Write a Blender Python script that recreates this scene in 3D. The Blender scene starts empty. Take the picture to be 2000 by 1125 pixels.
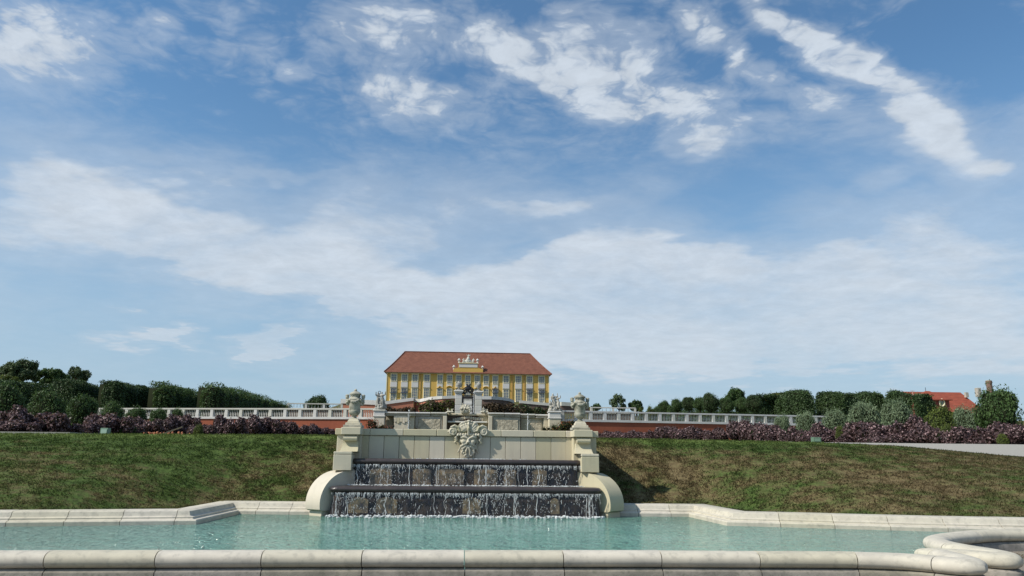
import bpy, bmesh, math, random
import numpy as np
from mathutils import Vector, Matrix, Euler
R_ = math.radians
scene = bpy.context.scene
col = scene.collection
random.seed(7)

# ------------------------------------------------------------------ camera
F = 1444.0
EYE = 1.6
YAW, PITCH, ROLL = R_(3.37), R_(12.65), R_(0.55)
_f = Vector((math.sin(YAW)*math.cos(PITCH), math.cos(YAW)*math.cos(PITCH), math.sin(PITCH)))
_r0 = Vector((math.cos(YAW), -math.sin(YAW), 0)); _u0 = _r0.cross(_f)
_rt = _r0*math.cos(ROLL)+_u0*math.sin(ROLL); _up = _u0*math.cos(ROLL)-_r0*math.sin(ROLL)
cam_data = bpy.data.cameras.new('camera'); cam = bpy.data.objects.new('camera', cam_data); col.objects.link(cam)
cam_data.sensor_width = 36; cam_data.lens = 36*F/2000; cam_data.clip_end = 8000; cam_data.clip_start = 0.1
m3 = Matrix((_rt, _up, -_f)).transposed()
cam.matrix_world = Matrix.Translation((0, 0, EYE)) @ m3.to_4x4()
scene.camera = cam
def ray(px, py): return _f + _rt*((px-1000)/F) - _up*((py-562.5)/F)
def P(px, py, Y):
    d = ray(px, py); return d*(Y/d.y) + Vector((0, 0, EYE))
def PZ(px, py, z):
    d = ray(px, py); return d*((z-EYE)/d.z) + Vector((0, 0, EYE))

# ------------------------------------------------------------------ sun, sky, exposure
SUN_EL, SUN_AZ = R_(43), R_(20)          # azimuth: from -X, turned a little to the camera side
sun_dir = Vector((-math.cos(SUN_AZ)*math.cos(SUN_EL), -math.sin(SUN_AZ)*math.cos(SUN_EL), math.sin(SUN_EL)))
sl = bpy.data.lights.new('sun', 'SUN'); sl.energy = 3.9; sl.angle = R_(0.55); sl.color = (1.0, 0.935, 0.83)
so = bpy.data.objects.new('sun', sl); col.objects.link(so); so.rotation_euler = sun_dir.to_track_quat('Z', 'Y').to_euler()
scene.view_settings.view_transform = 'Standard'; scene.view_settings.look = 'None'
scene.view_settings.gamma = 1; scene.view_settings.exposure = 0.38; scene.view_settings.use_curve_mapping = False

world = bpy.data.worlds.new('World'); scene.world = world; world.use_nodes = True
class NT:
    """small wrapper for building node trees"""
    def __init__(s, nt): s.nt = nt; s.n = nt.nodes; s.l = nt.links
    def node(s, t, **k):
        n = s.n.new(t)
        for a, b in k.items(): setattr(n, a, b)
        return n
    def put(s, sock, v):
        if hasattr(v, 'links') or isinstance(v, bpy.types.NodeSocket): s.l.new(v, sock)
        else:
            if sock.type == 'RGBA' and len(v) == 3: v = (*v, 1)
            sock.default_value = v
    def math(s, op, a, b=None, c=None, clamp=False):
        n = s.node('ShaderNodeMath', operation=op, use_clamp=clamp)
        s.put(n.inputs[0], a)
        if b is not None: s.put(n.inputs[1], b)
        if c is not None: s.put(n.inputs[2], c)
        return n.outputs[0]
    def vmath(s, op, a, b=None):
        n = s.node('ShaderNodeVectorMath', operation=op); s.put(n.inputs[0], a)
        if b is not None: s.put(n.inputs[1], b)
        return n.outputs['Value'] if op in ('LENGTH', 'DOT_PRODUCT', 'DISTANCE') else n.outputs['Vector']
    def xyz(s, x, y, z):
        n = s.node('ShaderNodeCombineXYZ'); [s.put(n.inputs[i], v) for i, v in enumerate((x, y, z))]; return n.outputs[0]
    def sep(s, v):
        n = s.node('ShaderNodeSeparateXYZ'); s.put(n.inputs[0], v); return n.outputs
    def noise(s, vec, scale, detail=4, rough=0.5, dist=0.0, color=False, lac=2.0):
        n = s.node('ShaderNodeTexNoise')
        if vec is not None: s.put(n.inputs['Vector'], vec)
        s.put(n.inputs['Scale'], scale); n.inputs['Detail'].default_value = detail; n.inputs['Roughness'].default_value = rough
        n.inputs['Distortion'].default_value = dist; n.inputs['Lacunarity'].default_value = lac
        return n.outputs['Color'] if color else n.outputs[0]
    def ramp(s, v, lo, hi, a=0.0, b=1.0, smooth=True):
        n = s.node('ShaderNodeMapRange'); n.interpolation_type = 'SMOOTHSTEP' if smooth else 'LINEAR'
        for i, q in enumerate((v, lo, hi, a, b)): s.put(n.inputs[i], q)
        return n.outputs[0]
    def mix(s, f, a, b, blend='MIX'):
        n = s.node('ShaderNodeMix', data_type='RGBA', blend_type=blend)
        s.put(n.inputs[0], f); s.put(n.inputs[6], a); s.put(n.inputs[7], b); return n.outputs[2]
    def mapping(s, v, loc=(0,0,0), rot=(0,0,0), scale=(1,1,1), vt='POINT'):
        n = s.node('ShaderNodeMapping', vector_type=vt); s.put(n.inputs[0], v)
        n.inputs[1].default_value = loc; n.inputs[2].default_value = rot; n.inputs[3].default_value = scale
        return n.outputs[0]
    def bump(s, h, strength=0.3, dist=0.02):
        n = s.node('ShaderNodeBump'); n.inputs['Strength'].default_value = strength; n.inputs['Distance'].default_value = dist
        s.put(n.inputs['Height'], h); return n.outputs[0]

W = NT(world.node_tree); W.n.clear()
sky = W.node('ShaderNodeTexSky', sky_type='NISHITA'); sky.sun_disc = False
sky.sun_elevation = SUN_EL; sky.sun_rotation = R_(270) - SUN_AZ
sky.air_density = 1.0; sky.dust_density = 1.2; sky.ozone_density = 2.5; sky.altitude = 200
D = W.node('ShaderNodeTexCoord').outputs['Generated']
dx, dy, dz = W.sep(D)
zpos = W.math('MAXIMUM', dz, 0.0)
zc = W.math('ADD', zpos, 0.10)
plane = W.xyz(W.math('DIVIDE', dx, zc), W.math('DIVIDE', dy, zc), 0.0)       # flat cloud layer seen in perspective
warp = W.vmath('SUBTRACT', W.noise(plane, 0.9, 3, 0.5, color=True), (0.5, 0.5, 0.5))
yy = W.math('MAXIMUM', dy, 0.05)
uv = W.xyz(W.math('DIVIDE', dx, yy), W.math('DIVIDE', dz, yy), 0.0)          # direction in front of the garden
wuv = W.vmath('SUBTRACT', W.noise(plane, 2.2, 4, 0.6, color=True), (0.5, 0.5, 0.5))
uvw = W.vmath('ADD', uv, W.vmath('MULTIPLY', wuv, (0.20, 0.14, 0.0)))
def uvpx(px, py):
    d = ray(px, py); return Vector((d.x/d.y, d.z/d.y))
# cloud banks: centre, half sizes (pixels of the view), slope, weight
BANKS = [
 (90, 75, 190, 105, 12, .50), (30, 40, 110, 80, 0, .2), (410, 12, 110, 34, 0, .34), (490, 95, 75, 50, 30, .24), (570,130,30,22,0,.28),
 (740, 25, 200, 60, -6, .34), (640,100,120,40,-20,.12),
 (1010, 90, 125, 66, 18, .62), (1165, 120, 125, 125, 20, .66), (1105, 185, 95, 50, 20, .40), (1290, 120, 75, 44, 14, .26), (1190,20,130,30,0,.2),
 (1320, 195, 165, 30, -5, .60), (1210,215,70,28,0,.3), (820, 205, 160, 70, 18, .44), (730,160,60,45,20,.18), (890, 245, 70, 36, 10, .2), (925,60,60,40,30,.25),
 (1366, 45, 68, 44, 14, .62), (1455, 80, 34, 40, -10, .42), (1515, 120, 64, 36, 18, .46),
 (1530, 22, 100, 30, 27, .56), (1640, 95, 130, 42, 33, .62), (1740, 185, 150, 52, 37, .52), (1830, 280, 150, 62, 30, .44), (1940,320,70,26,10,.35),
 (1600, 195, 75, 40, 14, .48), (1350, 255, 75, 38, -8, .46), (1430, 235, 70, 34, 0, .30), (1490, 250, 120, 34, 0, .2), (1710,330,60,26,0,.3),
 (1440,290,60,16,0,.2), (1585,330,40,20,0,.2),
 (70, 330, 130, 58, 24, .34), (200, 400, 260, 75, 16, .36), (420, 470, 320, 110, 12, .42), (130, 470, 260, 75, 5, .32), (680, 420, 130, 100, 20, .36),
 (690,360,60,40,-20,.15), (830,430,80,40,-20,.22), (420, 335, 230, 12, -2, .2), (660, 560, 320, 70, 10, .42), (860,600,150,60,10,.25),
 (1190, 520, 250, 80, -8, .40), (1480, 540, 330, 90, 0, .42), (1380,490,170,30,-6,.22), (1150, 600, 380, 80, 4, .46), (1750, 560, 360, 120, 0, .42), (1450, 680, 600, 60, 0, .40),
 (1180, 370, 230, 42, -10, .20), (1060,390,120,24,-8,.16), (1700, 410, 180, 60, 6, .30), (1900, 440, 150, 80, 0, .28), (1650,375,60,16,-12,.15),
 (296, 656, 90, 30, 2, .62), (325, 645, 50, 26, 0, .44), (522, 668, 84, 32, -4, .56), (515, 684, 80, 16, 0, .34), (310,718,26,10,0,.2),
 (900,700,500,60,0,.32), (1550,690,800,120,0,.34), (1900,600,300,160,0,.2), (560,520,420,120,12,.24), (0,420,200,120,0,.2), (1000,560,400,100,0,.16), (300,300,260,26,6,.16),
 (760,90,220,110,10,.22), (1130,150,230,120,12,.16), (1650,150,240,90,33,.14), (300,60,160,60,20,.16), (200,590,260,24,14,.14), (120,700,300,24,0,.1),
 # clear gaps
 (460, 230, 300, 80, 14, -.22), (940, 600, 70, 26, 0, -.25), (1030, 500, 90, 26, -10, -.30), (250, 560, 300, 30, 16, -.10), (1290,530,50,16,0,-.15), (1450,380,150,50,0,-.2),
 (1880, 90, 150, 110, 30, -.35), (1300, 330, 330, 40, -4, -.20), (1530,20,60,60,0,.0), (330,640,400,60,6,-.10),
]
cov = None
BANKS = [b for b in BANKS if abs(b[5]) >= .155 and not (abs(b[5]) < .25 and b[2]*b[3] < 2600)]
for (cx, cy, rx, ry, ang, w_) in BANKS:
    ca, sa = math.cos(R_(ang)), math.sin(R_(ang))
    c0 = uvpx(cx, cy); a = uvpx(cx+rx*ca, cy+rx*sa)-c0; b = uvpx(cx-ry*sa, cy+ry*ca)-c0
    m = W.mapping(uvw, (c0.x, c0.y, 0), (0, 0, math.atan2(a.y, a.x)), (a.length, b.length, 1), 'TEXTURE')
    r = W.vmath('LENGTH', m)
    g = W.ramp(r, 0.25, 1.35, w_, 0.0)
    cov = g if cov is None else W.math('ADD', cov, g)
front = W.ramp(dy, 0.05, 0.35)
base = W.math('ADD', W.math('MULTIPLY', cov, W.math('MULTIPLY', front, W.ramp(dz, .25, .5, 1.15, 1.65))), W.math('MULTIPLY', W.math('SUBTRACT', 1.0, front), 0.34))
pw = W.vmath('ADD', plane, W.vmath('MULTIPLY', warp, (0.5, 0.5, 0.0)))
pr = W.mapping(pw, (0,0,0), (0,0,R_(-28)), (1.0, 1.9, 1.0))
n1 = W.noise(pr, 3.2, 9, 0.60)
n2 = W.noise(W.vmath('ADD', plane, W.vmath('MULTIPLY', wuv, (.22,.22,0))), 9.0, 9, 0.68)
n3 = W.noise(W.mapping(pw, (3,1,0), (0,0,R_(12)), (0.5, 2.6, 1.0)), 2.0, 8, 0.62)
nn = W.math('ADD', W.math('MULTIPLY', W.math('SUBTRACT', n1, 0.5), 1.05), W.math('ADD', W.math('MULTIPLY', W.math('SUBTRACT', n2, 0.5), 0.85), W.math('MULTIPLY', W.math('SUBTRACT', n3, 0.5), 0.75)))
vo = W.node('ShaderNodeTexVoronoi', feature='F1'); vo.inputs['Scale'].default_value = 11.0; vo.inputs['Detail'].default_value = 3.0; vo.inputs['Roughness'].default_value = 0.62; 
W.l.new(W.vmath('ADD', plane, W.vmath('MULTIPLY', wuv, (.30,.30,0))), vo.inputs['Vector'])
puff = W.math('MULTIPLY', W.math('SUBTRACT', 0.50, vo.outputs['Distance']), W.ramp(dz, 0.25, 0.5, 0.15, 0.70))
nn = W.math('ADD', nn, puff)
# low down the layer is thin and silky: long drawn-out fibres
sw = W.vmath('ADD', uv, W.vmath('MULTIPLY', W.vmath('SUBTRACT', W.noise(uv, 2.6, 3, .5, color=True), (.5, .5, .5)), (.22, .16, 0)))
l1 = W.noise(W.mapping(sw, (1.3, .4, 0), (0, 0, R_(14)), (1.6, 5.0, 1)), 1.5, 8, .60)
l2 = W.noise(W.mapping(sw, (4.3, 2.4, 0), (0, 0, R_(-8)), (3.0, 11.0, 1)), 2.0, 7, .66)
nlow = W.math('ADD', W.math('MULTIPLY', W.math('SUBTRACT', l1, .5), 1.5), W.math('MULTIPLY', W.math('SUBTRACT', l2, .5), .55))
khi = W.ramp(dz, .30, .46)
nn = W.math('ADD', W.math('MULTIPLY', nn, khi), W.math('MULTIPLY', nlow, W.math('SUBTRACT', 1.0, khi)))
base = W.math('MINIMUM', base, W.ramp(dz, .2, .5, .72, .95))
lowfade = W.ramp(dz, 0.02, 0.20, 0.7, 1.0)
dens = W.math('ADD', base, W.math('MULTIPLY', nn, lowfade))
thick = W.ramp(dens, W.ramp(dz, .25, .45, -.16, -.10), W.ramp(dz, .25, .45, .95, .70))
veil = W.ramp(dens, -0.60, 0.35, 0.06, 0.42)
alpha = W.math('MAXIMUM', W.math('MULTIPLY', thick, 0.93), veil)
# haze near the horizon
haze_f = W.ramp(dz, -0.02, 0.50, 0.80, 0.0)
SKYMUL = W.mix(1.0, sky.outputs[0], (0.55, 0.93, 1.08), 'MULTIPLY')
HAZE = (2.75, 3.95, 5.1)
CLOUD = (5.2, 5.75, 6.4)
cshade = W.ramp(W.math('ADD', W.math('MULTIPLY', n2, .75), W.math('MULTIPLY', dens, .20)), 0.25, 0.85, 0.82, 1.06)
cl = W.mix(1.0, CLOUD, W.xyz(cshade, cshade, cshade), 'MULTIPLY')
c1 = W.mix(haze_f, SKYMUL, HAZE)
c2 = W.mix(alpha, c1, W.mix(W.ramp(dz, 0.0, 0.3, 0.55, 0.0), cl, (4.3, 5.0, 5.65)))
bg = W.node('ShaderNodeBackground'); W.put(bg.inputs[0], c2); bg.inputs[1].default_value = 0.10
W.l.new(bg.outputs[0], W.node('ShaderNodeOutputWorld').inputs[0])
try: world.cycles.sampling_method = 'MANUAL'; world.cycles.sample_map_resolution = 512
except Exception: pass

# ------------------------------------------------------------------ materials
MATS = {}
def mat(name, base, rough=0.8, var=0.0, var_scale=1.0, dark=None, bump=None, isl=0.0, obj=0.0, spec=0.3, metal=0.0, moss=None, detail=6, streak=0.0):
    """principled material; base colour mottled with noise towards `dark`"""
    m = bpy.data.materials.new(name); m.use_nodes = True
    T = NT(m.node_tree); T.n.clear()
    o = T.node('ShaderNodeOutputMaterial'); b = T.node('ShaderNodeBsdfPrincipled'); T.l.new(b.outputs[0], o.inputs[0])
    g = T.node('ShaderNodeNewGeometry'); pos = g.outputs['Position']
    c = base
    if dark is not None:
        n = T.noise(pos, var_scale, detail, 0.62)
        c = T.mix(T.ramp(n, 0.5-0.22, 0.5+0.22, 0, max(var, 0.01)), c, dark)
    if streak:
        sp = T.mapping(pos, scale=(6, 6, 0.6)); n = T.noise(sp, 1.0, 5, 0.6)
        c = T.mix(T.ramp(n, 0.48, 0.75, 0, streak), c, tuple(x*0.45 for x in base))
    if moss is not None:
        n = T.noise(pos, moss[1], 4, 0.6); c = T.mix(T.ramp(n, 0.5, 0.68, 0, moss[2]), c, moss[0])
    if isl:
        r = g.outputs['Random Per Island']; k = T.ramp(r, 0, 1, 1-isl, 1+isl, False); c = T.mix(1.0, c, T.xyz(k, k, k), 'MULTIPLY')
    if obj:
        r = T.node('ShaderNodeObjectInfo').outputs['Random']; k = T.ramp(r, 0, 1, 1-obj, 1+obj, False); c = T.mix(1.0, c, T.xyz(k, k, T.math('MULTIPLY', k, k)), 'MULTIPLY')
    T.put(b.inputs['Base Color'], c); b.inputs['Roughness'].default_value = rough
    b.inputs['Specular IOR Level'].default_value = spec; b.inputs['Metallic'].default_value = metal
    if bump: T.l.new(T.bump(T.noise(pos, bump[0], 5, 0.6), bump[1], bump[2]), b.inputs['Normal'])
    MATS[name] = m; m['_'] = 0
    return m, T, b, c
def leafmat(name, base, dark, isl=0.35, trans=0.25, rough=0.55, scale=1.2):
    m, T, b, c = mat(name, base, rough, 0.8, scale, dark, isl=isl, spec=0.25)
    t = T.node('ShaderNodeBsdfTranslucent'); T.put(t.inputs[0], T.mix(0.4, c, (base[0]*1.4, base[1]*1.3, base[2]*0.6)))
    mx = T.node('ShaderNodeMixShader'); mx.inputs[0].default_value = trans
    T.l.new(b.outputs[0], mx.inputs[1]); T.l.new(t.outputs[0], mx.inputs[2])
    o = [n for n in T.n if n.type == 'OUTPUT_MATERIAL'][0]; T.l.new(mx.outputs[0], o.inputs[0])
    return m
STONE = mat('pale_limestone', (.58,.52,.39), .8, .55, 2.2, (.40,.38,.32), (30, .25, .01), obj=.06, moss=((.30,.28,.20), 5.0, .35))[0]
SMOOTH = mat('dressed_limestone', (.55,.49,.355), .75, .55, 1.3, (.44,.41,.32), (40, .12, .006), obj=.09, streak=.18)[0]
RIMST = mat('rim_limestone', (.55,.505,.405), .75, .6, 3.0, (.38,.35,.29), (45, .25, .006), obj=.05, moss=((.22,.21,.18), 9.0, .35), streak=.12)[0]
PLINTH = mat('weathered_limestone', (.31,.28,.235), .85, .8, 4.0, (.15,.14,.12), (45, .4, .008), obj=.06, moss=((.12,.12,.09), 14.0, .5))[0]
CARVED = mat('carved_limestone', (.58,.53,.42), .85, .7, 9.0, (.30,.28,.21), (60, .4, .01), moss=((.26,.24,.10), 4.0, .55))[0]
FARST = mat('far_white_stone', (.62,.60,.55), .8, .5, 1.5, (.42,.41,.38), obj=.05, spec=.2)[0]
GREYST = mat('grey_sculpture_stone', (.40,.39,.35), .85, .8, 3.0, (.16,.16,.15), spec=.2)[0]
RUBBLE = mat('tufa_rubble', (.58,.52,.40), .9, .9, 2.0, (.26,.23,.17), (4, .9, .12), spec=.1, detail=8)[0]
REDW = mat('red_plaster', (.33,.105,.06), .9, .7, .25, (.24,.075,.05), (8, .2, .02), streak=.25, spec=.1)[0]
PINKW = mat('pink_plaster', (.46,.20,.13), .9, .6, .25, (.36,.14,.09), spec=.1)[0]
DRYW = mat('brown_weathered_shaded_plaster', (.20,.13,.10), .9, .9, .5, (.09,.07,.06), spec=.1)[0]  # on the right terrace walls this dark brown stands in for their shade
YEL = mat('yellow_plaster', (.62,.405,.115), .85, .5, .15, (.55,.35,.09), spec=.15)[0]
CREAM = mat('cream_plaster', (.76,.69,.47), .8, .3, .4, (.66,.60,.42), spec=.15)[0]
PANEL = mat('white_panel', (.62,.60,.58), .8, .3, .4, (.54,.52,.52), spec=.15)[0]
IRON = mat('black_wrought_iron', (.012,.013,.018), .5, spec=.4)[0]
RAILING = mat('blue_grey_railing', (.10,.12,.17), .5)[0]
def glass():
    m, T, b, c = mat('window_glass', (.14,.17,.21), .12, .5, .8, (.08,.10,.12), spec=.6); return m
GLASS = glass()
WOOD = mat('weathered_wood', (.45,.33,.20), .8, .6, 12, (.3,.22,.14))[0]
SIGNM = mat('pale_green_sign_paint', (.17,.27,.19), .6, .4, 20, (.12,.2,.15))[0]
BARK = mat('bark', (.09,.07,.05), .9, .7, 5, (.05,.04,.03))[0]
def roofmat(name, a, bcol, course):
    m, T, b, c = mat(name, a, .85, .8, .6, bcol, spec=.15)
    g = T.node('ShaderNodeNewGeometry'); p = g.outputs['Position']; x, y, z = T.sep(p)
    n = T.noise(T.xyz(T.math('MULTIPLY', x, .5), 0.0, T.math('MULTIPLY', z, 3.0)), 1.6, 5, .7)
    w = T.math('FRACT', T.math('DIVIDE', z, course)); k = T.ramp(w, 0, .35, .78, 1.0)
    k = T.math('MULTIPLY', k, T.ramp(n, .3, .7, .82, 1.15))
    T.put(b.inputs['Base Color'], T.mix(1.0, c, T.xyz(k, k, k), 'MULTIPLY')); return m
ROOF = roofmat('clay_roof_tiles', (.235,.10,.068), (.17,.072,.052), .45)
ROOF2 = roofmat('orange_red_roof_tiles', (.29,.075,.045), (.22,.06,.04), .4)
# foliage
LG = leafmat('green_leaves', (.078,.130,.040), (.030,.062,.020), .45)
LS = leafmat('silver_green_leaves', (.21,.27,.16), (.09,.13,.07), .4)
LD = leafmat('dark_hedge_leaves', (.054,.092,.030), (.025,.048,.018), .45, .15)
LY = leafmat('yellow_green_leaves', (.12,.15,.03), (.055,.085,.02), .4)
LP = leafmat('purple_leaves', (.088,.050,.050), (.034,.024,.027), .7, .2, .45, 3.0)
LP2 = leafmat('pale_purple_flower_heads', (.34,.23,.235), (.16,.10,.105), .5, .2, .6, 3.0)
LB = leafmat('brown_green_leaves', (.085,.055,.028), (.030,.026,.016), .5, .15)
LO = leafmat('orange_leaves', (.30,.12,.035), (.12,.08,.02), .5)
LR = leafmat('pink_rose_petals', (.55,.18,.15), (.40,.12,.08), .3)
LT = leafmat('tree_leaves', (.095,.135,.058), (.042,.068,.030), .45, .2, .6, .5)

# ------------------------------------------------------------------ mesh helpers
class MB:
    def __init__(s): s.v = []; s.f = []; s.mi = []
    def add(s, vs, fs, mi=0):
        o = len(s.v); s.v += [tuple(v) for v in vs]; s.f += [tuple(i+o for i in f) for f in fs]; s.mi += [mi]*len(fs); return s
    def box(s, x0, x1, y0, y1, z0, z1, mi=0, bev=0.0):
        if bev > 0:
            b = bev; vs = []
            prof = [(x0+b, y0), (x1-b, y0), (x1, y0+b), (x1, y1-b), (x1-b, y1), (x0+b, y1), (x0, y1-b), (x0, y0+b)]
            cx, cy = (x0+x1)/2, (y0+y1)/2
            def ins(q):
                return [(cx+(x-cx)*(1-b/max(1e-6,(x1-x0)/2)), cy+(y-cy)*(1-b/max(1e-6,(y1-y0)/2))) for x, y in q]
            i = ins(prof)
            rings = [(i, z0), (prof, z0+b), (prof, z1-b), (i, z1)]
            for q, z in rings: vs += [(x, y, z) for x, y in q]
            fs = [tuple(range(7, -1, -1)), tuple(24+k for k in range(8))]
            for r in range(3):
                for k in range(8): fs.append((r*8+k, r*8+(k+1) % 8, (r+1)*8+(k+1) % 8, (r+1)*8+k))
            return s.add(vs, fs, mi)
        return s.add([(x0,y0,z0),(x1,y0,z0),(x1,y1,z0),(x0,y1,z0),(x0,y0,z1),(x1,y0,z1),(x1,y1,z1),(x0,y1,z1)],
                     [(3,2,1,0),(4,5,6,7),(0,1,5,4),(1,2,6,5),(2,3,7,6),(3,0,4,7)], mi)
    def prism(s, poly, d, mi=0):
        """poly: list of 3D points; d: extrusion vector"""
        n = len(poly); d = Vector(d); a = [Vector(p) for p in poly]; vs = a+[p+d for p in a]
        fs = [tuple(range(n-1, -1, -1)), tuple(range(n, 2*n))]+[(i, (i+1) % n, n+(i+1) % n, n+i) for i in range(n)]
        return s.add(vs, fs, mi)
    def lathe(s, prof, c=(0,0,0), n=20, mi=0, sx=1, sy=1, ang0=0):
        vs = []; fs = []
        for r, z in prof:
            for k in range(n):
                a = ang0+2*math.pi*k/n; vs.append((c[0]+r*math.cos(a)*sx, c[1]+r*math.sin(a)*sy, c[2]+z))
        for j in range(len(prof)-1):
            for k in range(n): fs.append((j*n+k, j*n+(k+1) % n, (j+1)*n+(k+1) % n, (j+1)*n+k))
        fs.append(tuple(range(n-1, -1, -1))); fs.append(tuple((len(prof)-1)*n+k for k in range(n)))
        return s.add(vs, fs, mi)
    def tube(s, pts, rad, n=6, mi=0):
        pts = [Vector(p) for p in pts]; L = len(pts)
        if not hasattr(rad, '__len__'): rad = [rad]*L
        vs = []; fs = []; up = Vector((0.13, 0.2, 1))
        for i, p in enumerate(pts):
            t = (pts[min(i+1, L-1)]-pts[max(i-1, 0)]); t = t.normalized() if t.length > 1e-9 else Vector((0,0,1))
            a = t.cross(up); a = t.cross(Vector((1,0,0))) if a.length < 1e-3 else a
            a.normalize(); b = t.cross(a)
            for k in range(n):
                q = 2*math.pi*k/n; vs.append(p+(a*math.cos(q)+b*math.sin(q))*rad[i])
        for i in range(L-1):
            for k in range(n): fs.append((i*n+k, i*n+(k+1) % n, (i+1)*n+(k+1) % n, (i+1)*n+k))
        fs.append(tuple(range(n-1, -1, -1))); fs.append(tuple((L-1)*n+k for k in range(n)))
        return s.add(vs, fs, mi)
    def ball(s, c, r, n=10, m=7, mi=0):
        if not hasattr(r, '__len__'): r = (r, r, r)
        prof = [(max(math.sin(math.pi*j/m), 1e-3), -math.cos(math.pi*j/m)) for j in range(m+1)]
        vs = []; fs = []
        for pr_, z in prof:
            for k in range(n):
                a = 2*math.pi*k/n; vs.append((c[0]+pr_*math.cos(a)*r[0], c[1]+pr_*math.sin(a)*r[1], c[2]+z*r[2]))
        for j in range(m):
            for k in range(n): fs.append((j*n+k, j*n+(k+1) % n, (j+1)*n+(k+1) % n, (j+1)*n+k))
        return s.add(vs, fs, mi)
    def mesh(s, name, mats):
        me = bpy.data.meshes.new(name); me.from_pydata(s.v, [], s.f)
        if not isinstance(mats, (list, tuple)): mats = [mats]
        for m in mats: me.materials.append(m)
        if len(mats) > 1: me.polygons.foreach_set('material_index', s.mi)
        me.update(); return me
    def build(s, name, mats, parent=None, smooth=False, loc=None):
        o = link(name, s.mesh(name, mats), parent)
        if smooth: shade(o)
        if loc is not None: o.location = loc
        return o
def link(name, data, parent=None):
    o = bpy.data.objects.new(name, data); col.objects.link(o)
    if parent is not None: o.parent = parent
    return o
def shade(o, ang=40):
    me = o.data; me.polygons.foreach_set('use_smooth', [True]*len(me.polygons))
    try: me.set_sharp_from_angle(angle=R_(ang))
    except Exception: pass
def tag(o, label=None, cat=None, group=None, kind=None):
    for k, v in (('label', label), ('category', cat), ('group', group), ('kind', kind)):
        if v: o[k] = v
    return o
def empty(name, loc=(0,0,0), label=None, cat=None, group=None):
    o = bpy.data.objects.new(name, None); o.location = loc; o.empty_display_size = .2; col.objects.link(o); return tag(o, label, cat, group)
def remesh(mb, name, m, voxel, parent=None, loc=None, smooth_it=2):
    o = mb.build(name, m, parent)
    md = o.modifiers.new('r', 'REMESH'); md.mode = 'VOXEL'; md.voxel_size = voxel; md.use_smooth_shade = True
    if smooth_it:
        sm = o.modifiers.new('s', 'SMOOTH'); sm.iterations = smooth_it; sm.factor = .5
    dg = bpy.context.evaluated_depsgraph_get(); dg.update()
    me = bpy.data.meshes.new_from_object(o.evaluated_get(dg)); o.modifiers.clear(); old = o.data; o.data = me; me.name = name
    if loc is not None: o.location = loc
    return o
# parenting without moving: children keep the coordinates they were built in
def wmat(o):
    b = Matrix.Translation(o.location) @ o.rotation_euler.to_matrix().to_4x4() @ Matrix.Diagonal((*o.scale, 1))
    return wmat(o.parent) @ o.matrix_parent_inverse @ b if o.parent else b
def link(name, data, parent=None):
    o = bpy.data.objects.new(name, data); col.objects.link(o)
    if parent is not None: o.parent = parent; o.matrix_parent_inverse = wmat(parent).inverted()
    return o
LONG = []
_tag = tag
def tag(o, label=None, *a, **k):
    if label and len(label.split()) > 16: LONG.append(label)
    return _tag(o, label, *a, **k)
def copy_tree(o, parent=None):
    c = o.copy(); col.objects.link(c)
    if parent is not None: c.parent = parent; c.matrix_parent_inverse = o.matrix_parent_inverse.copy()
    for ch in [q for q in col.objects if q.parent == o]: copy_tree(ch, c)
    return c
CX = 0.05
def fz(py, Y): return P(913, py, Y).z
def HX(h, Y): return h*Y*6.76e-4
def lerp(a, b, t): return a+(b-a)*t
def interp(x, pts):
    if x <= pts[0][0]: return pts[0][1]
    for (a, b), (c, d) in zip(pts, pts[1:]):
        if x <= c: return b+(d-b)*(x-a)/(c-a)
    return pts[-1][1]
def sstep(t): t = max(0, min(1, t)); return t*t*(3-2*t)
from mathutils import noise as mno

# ------------------------------------------------------------------ terrain
YC = 24.0
YB = [(-60,12),(-15,15.9),(-9.4,16.75),(-6.44,17.25),(-6.36,20.1),(6.52,20.05),(6.62,17.55),(10,16.45),(14,15.6),(20,14.5),(60,10)]
YB2 = [(-60,12),(-15,15.9),(-10,16.7),(-9.0,17.2),(-6.4,19.9),(-5.4,20),(5.4,20),(6.5,19.9),(9.0,17.2),(10,16.45),(14,15.6),(20,14.5),(60,10)]
def zcrest(x): return interp(x, [(-14,2.06),(-3,2.13),(3,2.13),(11,2.06),(14,1.98),(18.4,1.65),(24,1.45),(40,1.4)])
def H(x, y):
    n = mno.noise(Vector((x*.25, y*.25, 0)))*.06+mno.noise(Vector((x*.9, y*1.3, 3)))*.035+(mno.noise(Vector((x*2.2, y*3.6, 7)))*.035+mno.noise(Vector((x*5, y*7, 9)))*.018 if y < 25 else 0)
    yb = interp(x, YB); zc = zcrest(x)
    if y <= yb: return 0.0
    if y < YC:
        yb = interp(x, YB2); t = max(0, (y-yb)/(YC-yb))
        z = .27+(zc-.27)*(t*1.10-.10*t*t*t if t < 1 else 1); return z+n*min(1, t*4)*max(0, min(1, (1-t)*6+.2))
    far = interp(y, [(24,2.10),(34,2.24),(40,2.3),(86,3.25),(88.2,3.3),(88.6,5.25),(125,6.0),(148,8),(152,12.0),(235,17.4),(250,17.8),(500,20),(3000,10)])
    if y > 100: far = min(far, 1.6+.052*y+max(0, (.17-abs(x)/y)*400))
    k = sstep((y-YC)/9) if zc < far else 1
    return lerp(zc, far, max(k, 0)) if y < 33 else far
GRASS, Tg, bg_, cg_ = mat('meadow_grass', (.060,.095,.022), .9, 0, 1, None, spec=.08)
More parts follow.
